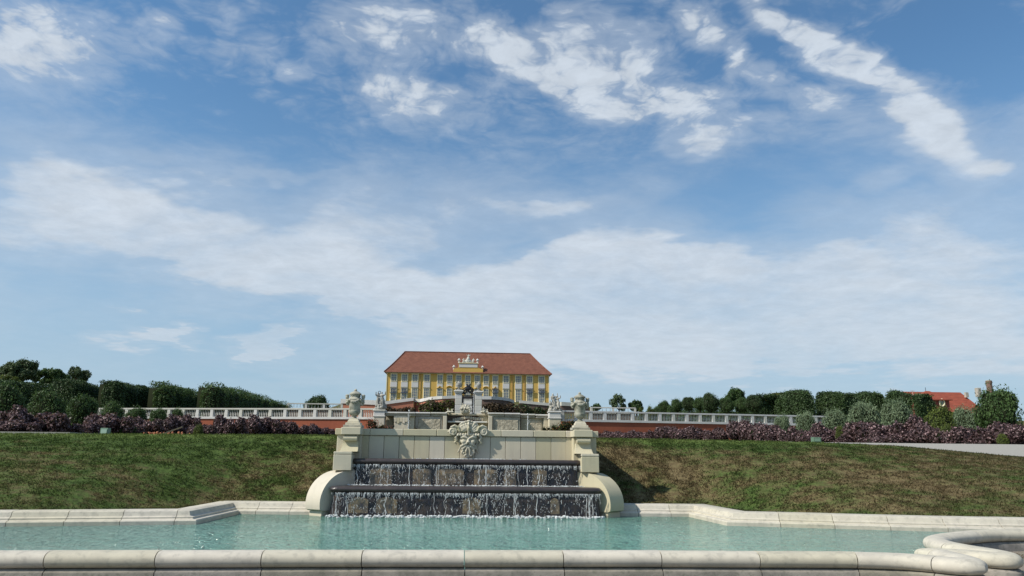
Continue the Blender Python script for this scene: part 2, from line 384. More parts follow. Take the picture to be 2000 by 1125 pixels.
def grass_col(T, pos):
    flat = T.mapping(pos, scale=(1, 1, .6))
    n1 = T.noise(flat, .28, 5, .65); n2 = T.noise(T.mapping(pos, (5,3,0), scale=(.55, 1.4, 1)), 1.6, 6, .7); n3 = T.noise(flat, 7.0, 5, .7)
    x, y, z = T.sep(pos)
    top = T.ramp(z, 1.5, 2.15, -.02, .13)                                         # greener towards the crest, drier on the slope's middle
    right = T.ramp(x, 2, 12, 0.0, -.09); nearf = T.math('MULTIPLY', T.ramp(T.math('ABSOLUTE', x), 3.0, 8.0, -.13, 0.0), T.ramp(z, .5, 2.0, .5, 1.0))
    s = T.math('ADD', T.math('ADD', T.math('MULTIPLY', n1, .50), T.math('MULTIPLY', n2, .55)), T.math('ADD', T.math('MULTIPLY', n3, .25), T.math('ADD', top, T.math('ADD', right, nearf))))
    g = T.mix(T.ramp(n3, .35, .65), (.030,.052,.014), (.076,.116,.030))
    g = T.mix(T.ramp(z, 1.88, 2.12, 0, .75), g, (.125,.165,.045))  # crest lightened to put the sunlit flat top into the grass colour
    d = T.mix(T.ramp(n3, .3, .7), (.085,.062,.030), (.20,.155,.08))
    c = T.mix(T.ramp(s, .47, .70), d, g)
    straw = T.noise(T.mapping(pos, (9,1,4)), .9, 5, .7)
    return T.mix(T.ramp(straw, .66, .76, 0, .75), c, (.30,.24,.14))
def grass_mat(m, T, b, isl):
    g = T.node('ShaderNodeNewGeometry'); c = grass_col(T, g.outputs['Position'])
    if isl:
        k = T.ramp(g.outputs['Random Per Island'], 0, 1, .78, 1.3, False); c = T.mix(1.0, c, T.xyz(k, k, k), 'MULTIPLY')
    T.put(b.inputs['Base Color'], c)
grass_mat(GRASS, Tg, bg_, False); Tg.l.new(Tg.bump(Tg.noise(Tg.node('ShaderNodeNewGeometry').outputs['Position'], 6, 6, .7), .8, .08), bg_.inputs['Normal'])
BLADE, Tb, bb_, _ = mat('grass_blades', (.08,.12,.03), .7, spec=.12); grass_mat(BLADE, Tb, bb_, True)
_t = Tb.node('ShaderNodeBsdfTranslucent'); Tb.l.new(bb_.inputs['Base Color'].links[0].from_socket, _t.inputs[0])
_m = Tb.node('ShaderNodeMixShader'); _m.inputs[0].default_value = .5; Tb.l.new(bb_.outputs[0], _m.inputs[1]); Tb.l.new(_t.outputs[0], _m.inputs[2])
Tb.l.new(_m.outputs[0], [n for n in Tb.n if n.type == 'OUTPUT_MATERIAL'][0].inputs[0])
EARTH = mat('terrace_earth', (.07,.085,.03), .95, .8, .4, (.12,.09,.05), (4, .5, .05), spec=.05)[0]
GRAVEL = mat('pale_gravel', (.35,.335,.30), .95, .6, 20, (.28,.26,.23), (120, .6, .01), spec=.05)[0]
NEARG = mat('trodden_gravel_ground', (.30,.26,.22), .95, .8, 14, (.17,.145,.12), (150, .8, .012), moss=((.07,.10,.03), .9, .5), spec=.05)[0]

zT = 6.68
La, Lb = PZ(330, 797, zT).xy, PZ(735, 797.5, zT).xy; Ra, Rb = PZ(1098, 801.5, zT).xy, PZ(1640, 813, zT).xy
La = Lb+(La-Lb)*1.35
def wall_dy(x):
    a, b = (La, Lb) if x < 0 else (Ra, Rb)
    t = max(0, min(1, (x-a.x)/(b.x-a.x))); return a.y+(b.y-a.y)*t-88.0+.35
def grid(name, xs, ys, m, fn, parent=None, warp=None):
    nx, ny = len(xs), len(ys); vs = [(x, warp(x, y) if warp else y, fn(x, y)) for y in ys for x in xs]
    fs = [(j*nx+i, j*nx+i+1, (j+1)*nx+i+1, (j+1)*nx+i) for j in range(ny-1) for i in range(nx-1)]
    me = bpy.data.meshes.new(name); me.from_pydata(vs, [], fs); me.materials.append(m); me.polygons.foreach_set('use_smooth', [True]*len(fs))
    return link(name, me, parent)
def rng(a, b, s): return [a+(b-a)*i/max(1, round((b-a)/s)) for i in range(max(1, round((b-a)/s))+1)]
tag(grid('ground', [-3000, -600, -150, -60]+rng(-40, 40, 8)+[60, 150, 600, 3000], [-400, -60]+rng(-20, 12, 4)+[16.0], NEARG, lambda x, y: 0.0 if y < 15.9 else -.02), kind='structure')
xs_ = [-60, -45, -35, -28]+rng(-22, 26, .3)+[32, 40, 60]
xs_ = [-60, -45, -35, -28]+rng(-22, 26, .2)+[32, 40, 60]
def bank_h(x, y):
    yb = interp(x, YB); return -.05 if y < yb-.30 else H(x, max(y, yb+.001))
grid_bank = grid('grass_bank', xs_, [9, 11, 13, 14]+rng(14.8, 24.2, .16)+[24.4, 24.6], GRASS, bank_h)
bank = tag(grid_bank, kind='structure')
tag(grid('terrace', [-3000,-800,-200,-100]+rng(-60, 60, 2.5)+[80,100,140,200,400,800,3000], [24.3]+rng(25, 40, 1.5)+[50,60,70,80,86,88.2,88.6,95,110,125,148,152,170,200,235,250,300,500,1000,3000], EARTH, lambda x, y: H(x, y)-.01, warp=lambda x, y: y+(wall_dy(x) if 60 <= y < 240 else 0)), kind='structure')
# gravel paths on top of the bank
vs = []; fs = []; xs2 = rng(9.5, 45, 1.2); ys2 = [24.15, 24.7, 26, 28, 30, 32, 34, 36]
for y in ys2:
    for x in xs2: vs.append((x, y, H(x, y)+.02-(.25 if x < 10 else 0)))
nx = len(xs2); fs = [(j*nx+i, j*nx+i+1, (j+1)*nx+i+1, (j+1)*nx+i) for j in range(len(ys2)-1) for i in range(nx-1)]
me = bpy.data.meshes.new('gravel_path'); me.from_pydata(vs, [], fs); me.materials.append(GRAVEL); tag(link('gravel_path', me), kind='structure')
mb = MB(); mb.box(-40, -12.4, 24.4, 27, 2.0, 2.135); tag(mb.build('gravel_path', GRAVEL), kind='structure')

# grass tufts on the bank
def blades(name, pts, hmin, hmax, w, m, seed):
    rs = np.random.RandomState(seed); n = len(pts); pts = np.array(pts)
    a = rs.rand(n)*2*np.pi; h = hmin+(hmax-hmin)*rs.rand(n)**1.5; ww = w*(.6+.8*rs.rand(n))
    dxy = np.stack([np.cos(a), np.sin(a), np.zeros(n)], 1)*ww[:, None]
    lean = np.stack([rs.randn(n)*.5, rs.randn(n)*.5-.3, np.ones(n)], 1)*h[:, None]
    v = np.concatenate([(pts-dxy)[:, None], (pts+dxy)[:, None], (pts+lean)[:, None]], 1).reshape(-1, 3)
    me = bpy.data.meshes.new(name); me.vertices.add(3*n); me.vertices.foreach_set('co', v.ravel().astype('f'))
    me.loops.add(3*n); me.loops.foreach_set('vertex_index', np.arange(3*n, dtype='i')); me.polygons.add(n)
    me.polygons.foreach_set('loop_start', np.arange(0, 3*n, 3, dtype='i')); me.update(calc_edges=True); me.materials.append(m)
    return link(name, me)
random.seed(3); pts = []
while len(pts) < 200000:
    x = random.uniform(-17, 21); yb = interp(x, YB); y = yb+random.random()*(YC+.25-yb)
    if abs(x) < 3.5 and y < 24.3: continue
    if x > 13 and y > 24.1: continue
    if mno.noise(Vector((x*2.2, y*2.2, 1))) < random.uniform(-.6, .3): continue
    pts.append((x, y, H(x, y)-.01))
tag(blades('grass', pts, .018, .068, .016, BLADE, 1), kind='stuff')
# weeds and grass at the foot of the near rim and beside the scrolled end
pts = []
while len(pts) < 16000:
    x = random.uniform(-8, 9.5); k = mno.noise(Vector((x*.8, 0, 4)))
    y = 10.10-random.random()**2*(.25+.5*max(0, k+.2))
    if x > 6.2:
        y = random.uniform(9.0, 13)
        if not (abs((y-9.55)-(x-8.0)*.25) < .22 or (x > 8.3 and y > 11.7 and abs(y-12.3-(x-8.6)*.35) < .25)) : continue
    elif mno.noise(Vector((x*2, 1, 2))) < random.uniform(-.5, .35): continue
    pts.append((x, y, 0))
tag(blades('weeds', pts, .01, .055, .008, BLADE, 2), kind='stuff')

# ------------------------------------------------------------------ sweep along a plan path, cut into stones
def smooth_path(p, it):
    for _ in range(it):
        q = [p[0]]
        for a, b in zip(p, p[1:]): q += [(a[0]*.75+b[0]*.25, a[1]*.75+b[1]*.25), (a[0]*.25+b[0]*.75, a[1]*.25+b[1]*.75)]
        q.append(p[-1]); p = q
    return p
def plan_stones(name, path, section, joints, m, parent, gap=.006, side=1, jitter=.002):
    """section: list of (u, z), u to the outer side of the path; joints: arc lengths of the cuts"""
    pts = [Vector(p) for p in path]; seg = [(b-a).length for a, b in zip(pts, pts[1:])]; cum = [0]
    for l in seg: cum.append(cum[-1]+l)
    def nrm(i):
        d = (pts[i+1]-pts[i]).normalized(); return Vector((d.y, -d.x))*side
    def at(s):
        s = max(0, min(cum[-1]-1e-6, s)); i = max(k for k in range(len(seg)) if cum[k] <= s+1e-9)
        return pts[i]+(pts[i+1]-pts[i])*((s-cum[i])/seg[i]), nrm(i)
    out = []
    js = [0]+[j for j in joints if .2 < j < cum[-1]-.2]+[cum[-1]]
    for s0, s1 in zip(js, js[1:]):
        st = [at(s0+gap)]
        for i in range(1, len(pts)-1):
            if s0+gap*2 < cum[i] < s1-gap*2:
                n0, n1 = nrm(i-1), nrm(i); nn = (n0+n1).normalized(); st.append((pts[i], nn*min(2.2, 1/max(.35, nn.dot(n1)))))
        st.append(at(s1-gap)); k = len(section); vs = []; dz = random.uniform(-jitter, jitter)
        for p, n in st: vs += [(p.x+n.x*u, p.y+n.y*u, z+(dz if z > .05 else 0)) for u, z in section]
        L = len(st); fs = [(j*k+i, j*k+(i+1) % k, (j+1)*k+(i+1) % k, (j+1)*k+i) for j in range(L-1) for i in range(k)]
        fs += [tuple(range(k-1, -1, -1)), tuple((L-1)*k+i for i in range(k))]
        o = MB().add(vs, fs).build(name, m, parent)
        bm = bmesh.new(); bm.from_mesh(o.data); bmesh.ops.recalc_face_normals(bm, faces=bm.faces); bm.to_mesh(o.data); bm.free()
        shade(o, 35); out.append(o)
    return out
_A = [R_(-62+304*k/22) for k in range(23)]
SEC_N = [(-.11,.15),(-.17,.175),(-.20,.235),(-.185,.295),(-.13,.335),(-.05,.350),(.05,.350),(.13,.335),(.185,.295),(.20,.235),(.175,.18),(.12,.15)]
SEC_N = [(-(.19*abs(math.cos(a))**.8*(1 if math.cos(a) > 0 else -1)), .247+(.105*abs(math.sin(a))**.85*(1 if math.sin(a) > 0 else -1))) for a in _A]
SEC_N = [(u, max(.151, z)) for u, z in SEC_N]
SEC_NP = [(-.12,-.1),(-.12,.149),(.115,.149),(.15,.135),(.16,.12),(.185,.115),(.19,.10),(.19,-.05)]
near_path = [(-16,9.9),(-5.85,10.17),(-2,10.30),(2.5,10.33),(5.2,10.26)]+smooth_path([(5.2,10.26),(6.0,10.08),(6.38,9.55),(6.58,9.75),(6.66,10.62)],2)[1:]+smooth_path([(6.66,10.62),(7.05,10.48),(7.34,10.08),(7.5,10.45),(7.36,11.3),(7.6,12.25),(8.5,12.95),(9.6,13.5),(11.5,13.6),(14,12.9)],3)[1:]
basin = empty('pool_basin', (0, 14, 0), 'large pool of water with pale moulded stone rims at the foot of the cascade', 'pool')
jx = [PZ(x, 1075, .35).x for x in (105,315,517,710,907,1097,1285,1470,1655)]
cum = 0; js = []
def s_at_x(path, x):
    s = 0
    for a, b in zip(path, path[1:]):
        l = math.dist(a, b)
        if a[0] <= x <= b[0]: return s+l*(x-a[0])/(b[0]-a[0])
        s += l
s_first = [s_at_x(near_path, x) for x in jx]
joints = [s_first[0]-1.35*k for k in range(7, 0, -1)]+s_first
sx_ = s_first[-1]
total = sum(math.dist(a, b) for a, b in zip(near_path, near_path[1:]))
joints += [sx_+1.02, sx_+2.3, sx_+3.4, sx_+4.5]+[sx_+4.5+1.25*k for k in range(1, 9) if sx_+4.5+1.25*k < total]
plan_stones('coping_stone', near_path, SEC_N, joints, RIMST, basin)
plan_stones('plinth_stone', near_path, SEC_NP, [j+.01 for j in joints], PLINTH, basin)
SEC_B = [(0,-.1),(0,.155),(.02,.175),(.10,.185),(.125,.20),(.125,.225),(.16,.235),(.20,.25),(.22,.29),(.24,.335),(.30,.36),(.62,.365),(.66,.34),(.66,-.1)]
bl = [(-3.72,19.35),(-5.58,19.47),(-5.66,16.72),(-9.27,16.10),(-16,14.8)]
br = [(3.80,19.4),(5.70,19.30),(5.86,16.95),(10.06,15.78),(12.3,15.35),(16,15.2)]
bj = [1.2, 1.9, 3.2, 4.66]
plan_stones('rim_stone', bl, SEC_B, [.62, 1.45, 3.24]+[5.05+1.05*k for k in range(0, 12)], RIMST, basin, side=1)
plan_stones('rim_stone', br, SEC_B, [.62, 1.45, 3.1]+[5.4+1.12*k for k in range(0, 12)], RIMST, basin, side=-1)
mb = MB(); mb.box(-4.0, 4.1, 19.0, 19.4, -.1, .06); mb.build('footing', SMOOTH, basin)

# pool floor and water
WATER = bpy.data.materials.new('pool_water'); WATER.use_nodes = True; T = NT(WATER.node_tree); T.n.clear()
o_ = T.node('ShaderNodeOutputMaterial'); b = T.node('ShaderNodeBsdfPrincipled'); T.l.new(b.outputs[0], o_.inputs[0])
pos = T.node('ShaderNodeNewGeometry').outputs['Position']
x, y, z = T.sep(pos)
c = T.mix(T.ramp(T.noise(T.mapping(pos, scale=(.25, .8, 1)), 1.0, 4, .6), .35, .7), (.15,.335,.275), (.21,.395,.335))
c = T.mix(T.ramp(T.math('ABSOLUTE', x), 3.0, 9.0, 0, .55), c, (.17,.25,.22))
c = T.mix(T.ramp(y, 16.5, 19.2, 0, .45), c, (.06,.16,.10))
T.put(b.inputs['Base Color'], c); b.inputs['Roughness'].default_value = .08; b.inputs['IOR'].default_value = 1.33
h1 = T.noise(T.mapping(pos, scale=(1.0, 1.5, 1)), 3.2, 4, .6, .6); h2 = T.noise(T.mapping(pos, scale=(1, 1.4, 1)), 11.0, 4, .6)
near = T.ramp(y, 14, 18.8, .8, 1.5)
hh = T.math('MULTIPLY', T.math('ADD', h1, T.math('MULTIPLY', h2, .35)), near)
T.l.new(T.bump(hh, 1.0, .30), b.inputs['Normal'])
wp = [(-16,10.0),(-5.8,10.25),(5.5,10.3),(6.3,10.0),(6.7,10.65),(7.3,10.5),(7.4,11.3),(7.6,12.25),(8.5,13.0),(9.7,13.6),(14,13.2),(16,15.3),(12.3,15.45),(10.06,15.88),(5.96,17.05),(5.8,19.4),(-5.68,19.5),(-5.76,16.82),(-9.3,16.2),(-16,14.9)]
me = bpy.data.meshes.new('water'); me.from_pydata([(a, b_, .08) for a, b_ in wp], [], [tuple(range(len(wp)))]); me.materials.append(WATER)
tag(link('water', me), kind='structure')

# ------------------------------------------------------------------ cascade fountain
fountain = empty('cascade_fountain', (0, 19.5, 0), 'pale stone cascade with a carved mask, scrolled wings and two dark steps of falling water', 'fountain')
WET = bpy.data.materials.new('wet_dark_stone'); WET.use_nodes = True; T = NT(WET.node_tree); T.n.clear()
o_ = T.node('ShaderNodeOutputMaterial'); b = T.node('ShaderNodeBsdfPrincipled'); T.l.new(b.outputs[0], o_.inputs[0])
pos = T.node('ShaderNodeNewGeometry').outputs['Position']
n = T.noise(T.mapping(pos, scale=(3.0, 3, .8)), 1.2, 5, .65)
c = T.mix(T.ramp(n, .35, .7), (.012,.010,.013), (.058,.042,.030)); T.put(b.inputs['Base Color'], c)
b.inputs['Roughness'].default_value = .5; b.inputs['Specular IOR Level'].default_value = .12; T.l.new(T.bump(T.noise(T.mapping(pos, scale=(4, 4, 1)), 5, 5, .6), .6, .02), b.inputs['Normal'])
NICHE = mat('brown_wet_stone', (.27,.185,.09), .5, 1.0, 5.0, (.035,.028,.024), (12, .5, .02), spec=.6)[0]
LIP = mat('wet_brown_lip_stone', (.060,.046,.042), .3, .6, 6.0, (.025,.022,.026), (20, .3, .01), spec=.5)[0]
ZW = .08
Y1, Y2, YW = 18.88, 19.62, 20.30
z1 = fz(951, Y1+.1); z2 = fz(897, Y2+.15)
def tier(Yf, Yb, xh, xh_foot, z0, ztop, slope=.06):
    # body in plan: rounded front corners
    r = .22
    def plan(xw, yf):
        q = [(-xw, Yb)]
        for k in range(6):
            a = math.pi/2*k/5; q.append((-xw+r-r*math.cos(a), yf+r-r*math.sin(a)))
        for k in range(6):
            a = math.pi/2*k/5; q.append((xw-r+r*math.sin(a), yf+r-r*math.cos(a)))
        q.append((xw, Yb)); return q
    def stack(levels, mtl, nm, sm=True):
        mb = MB(); vs = []; n = 14
        for off, z in levels:
            vs += [(CX+x, y, z) for x, y in plan(xh+off, Yf-off)]
        fs = [(j*n+i, j*n+(i+1) % n, (j+1)*n+(i+1) % n, (j+1)*n+i) for j in range(len(levels)-1) for i in range(n)]
        fs += [tuple(range(n-1, -1, -1)), tuple((len(levels)-1)*n+i for i in range(n))]
        o = mb.add(vs, fs).build(nm, mtl, fountain)
        if sm: shade(o, 50)
        return o
    h = ztop-z0
    stack([(-.05+(xh_foot-xh), z0-.1), (-.06, ztop-.12)], WET, 'dark_wall', False)
    stack([(-.05, ztop-.14), (.0, ztop-.135), (.035, ztop-.11), (.05, ztop-.07), (.035, ztop-.03), (0, ztop-.005), (-.06, ztop)], LIP, 'cascade_lip')
HX1, HX2 = HX(260, Y1), HX(224, Y2)
tier(Y1, Y2+.3, HX1, HX1+.13, 0, z1)
tier(Y2, YW+.1, HX2, HX2+.02, z1-.05, z2)
def niches(cols, y0, y1, Yf, off=.02):
    for a, b_ in cols:
        xa, xb = P(a, 930, Yf).x, P(b_, 930, Yf).x; za, zb = fz(y1, Yf), fz(y0, Yf); w = xb-xa
        mb = MB(); prof = [(xa, za), (xb, za)]
        for k in range(7):
            t = k/6; prof.append((xb-w*t, zb-.07+.07*math.sin(math.pi*t)))
        mb.prism([(x, Yf+off, z) for x, z in reversed(prof)], (0, .1, 0)).build('wet_panel', NICHE, fountain)
niches([(722,765),(806,842),(852,906),(926,972),(984,1008),(1040,1068)], 914, 948, Y2)
niches([(684,722),(738,778),(905,940),(1075,1092)], 972, 1003, Y1, -.035)

# falling water: thin sheet with white streaks, strands and foam
FALL = bpy.data.materials.new('falling_water_sheet'); FALL.use_nodes = True; T = NT(FALL.node_tree); T.n.clear()
o_ = T.node('ShaderNodeOutputMaterial'); pos = T.node('ShaderNodeNewGeometry').outputs['Position']
tr = T.node('ShaderNodeBsdfTransparent'); gl = T.node('ShaderNodeBsdfGlossy'); gl.inputs['Roughness'].default_value = .18; gl.inputs['Color'].default_value = (.8,.85,.95,1)
df = T.node('ShaderNodeBsdfDiffuse'); df.inputs[0].default_value = (.75,.8,.85,1)
bu = T.bump(T.noise(T.mapping(pos, scale=(9, 9, 1.6)), 2.0, 5, .6), 1.0, .04); T.l.new(bu, gl.inputs['Normal'])
m1 = T.node('ShaderNodeMixShader'); m1.inputs[0].default_value = .035; T.l.new(tr.outputs[0], m1.inputs[1]); T.l.new(gl.outputs[0], m1.inputs[2])
wv = T.mapping(pos, (0, 0, 0), scale=(1, 1, .14)); s1 = T.noise(wv, 16.0, 5, .7); s2 = T.noise(T.mapping(pos, scale=(1,1,.45)), 34.0, 4, .7); s3 = T.noise(T.mapping(pos, scale=(1,1,.3)), 1.6, 3, .6)
s = T.math('ADD', T.math('MULTIPLY', s1, .55), T.math('ADD', T.math('MULTIPLY', s2, .40), T.math('MULTIPLY', s3, .35)))
m2 = T.node('ShaderNodeMixShader'); T.put(m2.inputs[0], T.ramp(s, .81, .97, 0, .40)); T.l.new(m1.outputs[0], m2.inputs[1]); T.l.new(df.outputs[0], m2.inputs[2]); T.l.new(m2.outputs[0], o_.inputs[0])
FOAM = mat('white_foam', (.74,.75,.74), .5, .6, 14, (.38,.42,.43), spec=.4)[0]
def curtain(Yf, xh, z0, zt, seed, ns):
    xs = rng(-xh, xh, .03); zs = rng(0, 1, .1); nx = len(xs); vs = []
    for t in zs:
        for x in xs:
            e = max(0, abs(x)-(xh-.2)); bend = .0 if e <= 0 else .2-math.sqrt(max(0, .04-e*e))
            y = Yf-.052-.05*t+bend-.018*mno.noise(Vector((x*5, t*1.2, seed)))*t*2
            vs.append((CX+x, y, zt-.15-(zt-.15-z0)*t))
    fs = [(j*nx+i, j*nx+i+1, (j+1)*nx+i+1, (j+1)*nx+i) for j in range(len(zs)-1) for i in range(nx-1)]
    o = MB().add(vs, fs).build('water_sheet', FALL, fountain); shade(o, 180); o['kind'] = 'stuff'
    random.seed(seed); mb = MB(); cl = [random.uniform(-xh+.1, xh-.1) for _ in range(26)]
    for k in range(ns):
        x = random.choice(cl)+random.gauss(0, .07) if random.random() < .5 else random.uniform(-xh+.04, xh-.04)
        if abs(x) > xh-.03: continue
        full = random.random() < .05; top = zt-.15-(0 if full or random.random() < .45 else random.random()*(zt-z0)*.8)
        ln = (zt-z0)*(.9 if full else random.uniform(.05, .35)); bot = max(z0, top-ln); r = random.uniform(.0022, .0062)*(1.35 if full else 1)
        if not full: ln *= .6; bot = max(z0, top-ln)
        n = 6 if full else 3; pts = []; rr = []
        for i in range(n+1):
            t = i/n; z = lerp(top, bot, t); d = (zt-z)/(zt-z0); pts.append((CX+x+random.gauss(0, .013), Yf-.06-.05*d-random.random()*.012, z)); rr.append(r*random.uniform(.5, 1.4)*(1 if 0 < i < n else .35))
        mb.tube(pts, rr, 4)
    for k in range(int(xh*190)):
        x = random.uniform(-xh+.03, xh-.03)
        if mno.noise(Vector((x*2.3, 0, seed+5))) < random.uniform(-.5, .35): continue
        l = random.uniform(.02, .11); r = random.uniform(.002, .006); mb.tube([(CX+x, Yf-.06, zt-.14), (CX+x+random.gauss(0, .006), Yf-.07, zt-.14-l)], [r, r*.4], 4)
    for k in range(int(ns*3.5)):
        x = random.choice(cl)+random.gauss(0, .18); z = z0+(zt-.15-z0)*random.random()**.9
        if mno.noise(Vector((x*4, z*5, seed))) < random.uniform(-.25, .45): continue
        if abs(x) > xh-.03: continue
        d = (zt-z)/(zt-z0); r = random.uniform(.003, .008); mb.ball((CX+x, Yf-.065-.05*d-random.random()*.02, z), (r, r, r*random.uniform(1, 2.5)), 4, 2)
    o = mb.build('water_strands', FOAM, fountain); o['kind'] = 'stuff'
    mb = MB()
    for k in range(int(900*xh/3)):
        x = random.uniform(-xh-.02, xh+.02); dens = .5+.5*mno.noise(Vector((x*1.3, seed, 0)))
        if random.random() > dens+.25: continue
        r = random.uniform(.008, .026)*(1.2 if z0 < .2 else .75); mb.ball((CX+x, Yf-.12-abs(random.gauss(0, .07 if z0 < .2 else .03)), z0+random.random()**2*.035*(1.5 if z0 < .2 else .6)), (r*1.5, r, r*.7), 5, 3)
    o = mb.build('foam', FOAM, fountain); o['kind'] = 'stuff'
curtain(Y1, HX1+.03, ZW, z1, 11, 420)
curtain(Y2, HX2+.02, z1, z2, 12, 360)
mb = MB()                                                                    # foam line where the mask's water meets the upper ledge
random.seed(5)
for k in range(240):
    r = random.uniform(.008, .022); mb.ball((CX+random.gauss(.05, .55), YW-.03-random.random()*.08, z2+.005), (r*1.8, r, r*.6), 5, 3)
mb.build('foam', FOAM, fountain)['kind'] = 'stuff'

# back wall: coursed slabs with open joints
zt, zc_, zb = fz(839.5, YW), fz(852.5, YW), fz(896, YW)
mb = MB(); mb.box(CX-3.3, CX+3.3, YW+.06, YW+.7, 0, zt-.03); mb.build('wall_core', SMOOTH, fountain)
tints = []
for k in range(13):
    xa = P(720+29.7*k, 870, YW).x+.006; xb = P(720+29.7*(k+1), 870, YW).x-.006
    MB().box(xa, xb, YW, YW+.07, zb-.12, zc_-.008, bev=.005).build('wall_slab', SMOOTH, fountain)
for a, b_ in ((705, 720), (1106.1, 1121)):
    MB().box(P(a, 870, YW).x, P(b_, 870, YW).x, YW-.015, YW+.07, zb-.12, zc_-.008, bev=.005).build('wall_slab', SMOOTH, fountain)
cj = [703, 723, 788, 853, 914, 979, 1042, 1105, 1123]
for a, b_ in zip(cj, cj[1:]):
    MB().box(P(a, 845, YW).x+.004, P(b_, 845, YW).x-.004, YW-.05, YW+.6, zc_+.004, zt, bev=.012).build('coping_stone', SMOOTH, fountain)

def mirror_parts(s):
    X = lambda v: CX+s*v
    def bx(a, b_, y0, y1, z0, z1, nm, m=SMOOTH, bev=.012):
        x0, x1 = sorted((X(a), X(b_))); return MB().box(x0, x1, y0, y1, z0, z1, bev=bev).build(nm, m, fountain)
    zP = fz(838, 20.0); zq = fz(852, 20.0)
    bx(2.80, 3.42, 19.98, 24.0, 0, zq, 'pier')                                  # retaining pier running back into the bank
    bx(2.76, 3.47, 19.93, 24.05, zq+.003, zP-.02, 'pier_cap')
    bx(2.77, 3.27, 19.62, 19.979, zq+.003, zP, 'bracket_cap')
    # front bracket: roll and flared slope
    zr = fz(858.5, 19.8); zf = fz(884, 19.6)
    pr = [(19.975, zq-.004), (19.70, zq-.004)]
    for k in range(9):
        a = math.pi*(.5+k/8*1.0); pr.append((19.74+.085*math.cos(a)-.02, zr+.075*math.sin(a)))
    MB().prism([(X(2.86), y, z) for y, z in pr], (s*.35, 0, 0)).build('bracket_roll', SMOOTH, fountain)
    n = 8; slope = [(19.975, zf), (19.50, zf)]
    for k in range(n+1):
        t = k/n; slope.append((19.50+.27*(1-(1-t)**2.0), zf+(zr-.075-zf)*t**1.3))
    slope.append((19.975, zr-.075))
    vs = []
    for q, e in ((0, 1), (1, 1)):
        for y, z in slope:
            flare = .05*(1-(z-zf)/(zr-zf)); xx = 2.86-flare if q == 0 else 3.21+flare; vs.append((X(xx), y, z))
    n2 = len(slope); fs = [tuple(range(n2-1, -1, -1)), tuple(range(n2, 2*n2))]+[(i, (i+1) % n2, n2+(i+1) % n2, n2+i) for i in range(n2)]
    MB().add(vs, fs).build('bracket', SMOOTH, fountain)
    # block in front and below
    zb1, zb0 = fz(884, 19.5), fz(921, 19.5)
    bx(2.93, 3.39, 19.42, 19.975, zb0+.004, zb1-.075, 'block'); bx(2.93, 3.39, 19.418, 19.976, zb1-.070, zb1-.003, 'block_cap')
    bx(2.985, 3.1, 19.60, 19.97, z1-.2, zb1-.13, 'cheek_wall')
    # scrolled wing: quarter-circle profile swept down along a diagonal
    h = zb0; R1 = h-.20
    d = Vector((s*.60, -.80, 0)); d = Vector((s*.60, -.80, 0)).normalized(); w = Vector((s*.80, .60, 0)).normalized()
    O = Vector((X(3.02), 19.66, 0))
    prof = [(-.55, .20), (-.55, h), (0, h)]; L = .97
    for k in range(1, 17):
        a = R_(108)*k/16; prof.append((L*math.sin(a), .38+(h-.38)*math.cos(a) if a < math.pi/2 else .38-.17*math.sin((a-math.pi/2)/R_(18)*math.pi/2)))
    prof[-1] = (L*.90, .205)
    pts = [O+d*u-w*.06+Vector((0, 0, z)) for u, z in prof]
    vol = MB().prism(pts, w*.50).build('scroll_wing', SMOOTH, fountain); shade(vol, 40)
    bm = bmesh.new(); bm.from_mesh(vol.data); bmesh.ops.recalc_face_normals(bm, faces=bm.faces); bm.to_mesh(vol.data); bm.free(); shade(vol, 40)
    pts = [O+d*u-w*.02+Vector((0, 0, z)) for u, z in [(-.5, -.1), (-.5, .197), (L-.11, .197), (L-.11, -.1)]]
    MB().prism(pts, w*.42).build('scroll_base', SMOOTH, fountain)
    # thin rolled edge of the scroll's flank
    bx(2.99, 3.08, 19.72, 19.98, 0, h-.01, 'cheek_wall')
mirror_parts(-1); mirror_parts(1)

# carved mask (laid out in small units, u across, v up, w out of the wall)
S = 20.2*.976/F
mb = MB()
def U(u, v, w=0): return (u*S, -w*S, v*S)
def tb(pts, r, n=6): mb.tube([U(*p) for p in pts], [q*S for q in r] if hasattr(r, '__len__') else r*S, n)
def bl_(u, v, w, a, b_, c_): mb.ball(U(u, v, w), (a*S, c_*S, b_*S), 10, 7)
mb.prism([U(-20,44,0),U(20,44,0),U(23,56,0),U(17,66,0),U(0,69,0),U(-17,66,0),U(-23,56,0)], (0, -6*S, 0))
for k in range(11):                                                           # fan of shell flutes
    a = R_(18+144*k/10); r0, r1 = 6, 19 if k % 5 else 21
    tb([(r0*math.cos(a), 47+r0*math.sin(a)*.8, 8), ((r0+r1)/2*math.cos(a), 47+(r0+r1)/2*math.sin(a)*.85, 9), (r1*math.cos(a), 47+r1*math.sin(a)*.9, 7)], [1.2, 1.7, 2.1])
    bl_(r1*math.cos(a)*1.04, 47+r1*math.sin(a)*.93, 7, 2.2, 2.0, 2.4)
for k in range(9): bl_(-20+5*k, 44-abs(k-4)*.2, 9, 2.7, 3.2, 3.6)
tb([(0,46,11),(0,56,13),(0,63,11),(0,68,8)], [2.4, 2.8, 2.2, 1.2]); bl_(0, 70, 6, 4, 2.6, 4); bl_(-12,66,5,4,2.4,3); bl_(12,66,5,4,2.4,3); bl_(-6,69,5,3,2,3); bl_(6,69,5,3,2,3)
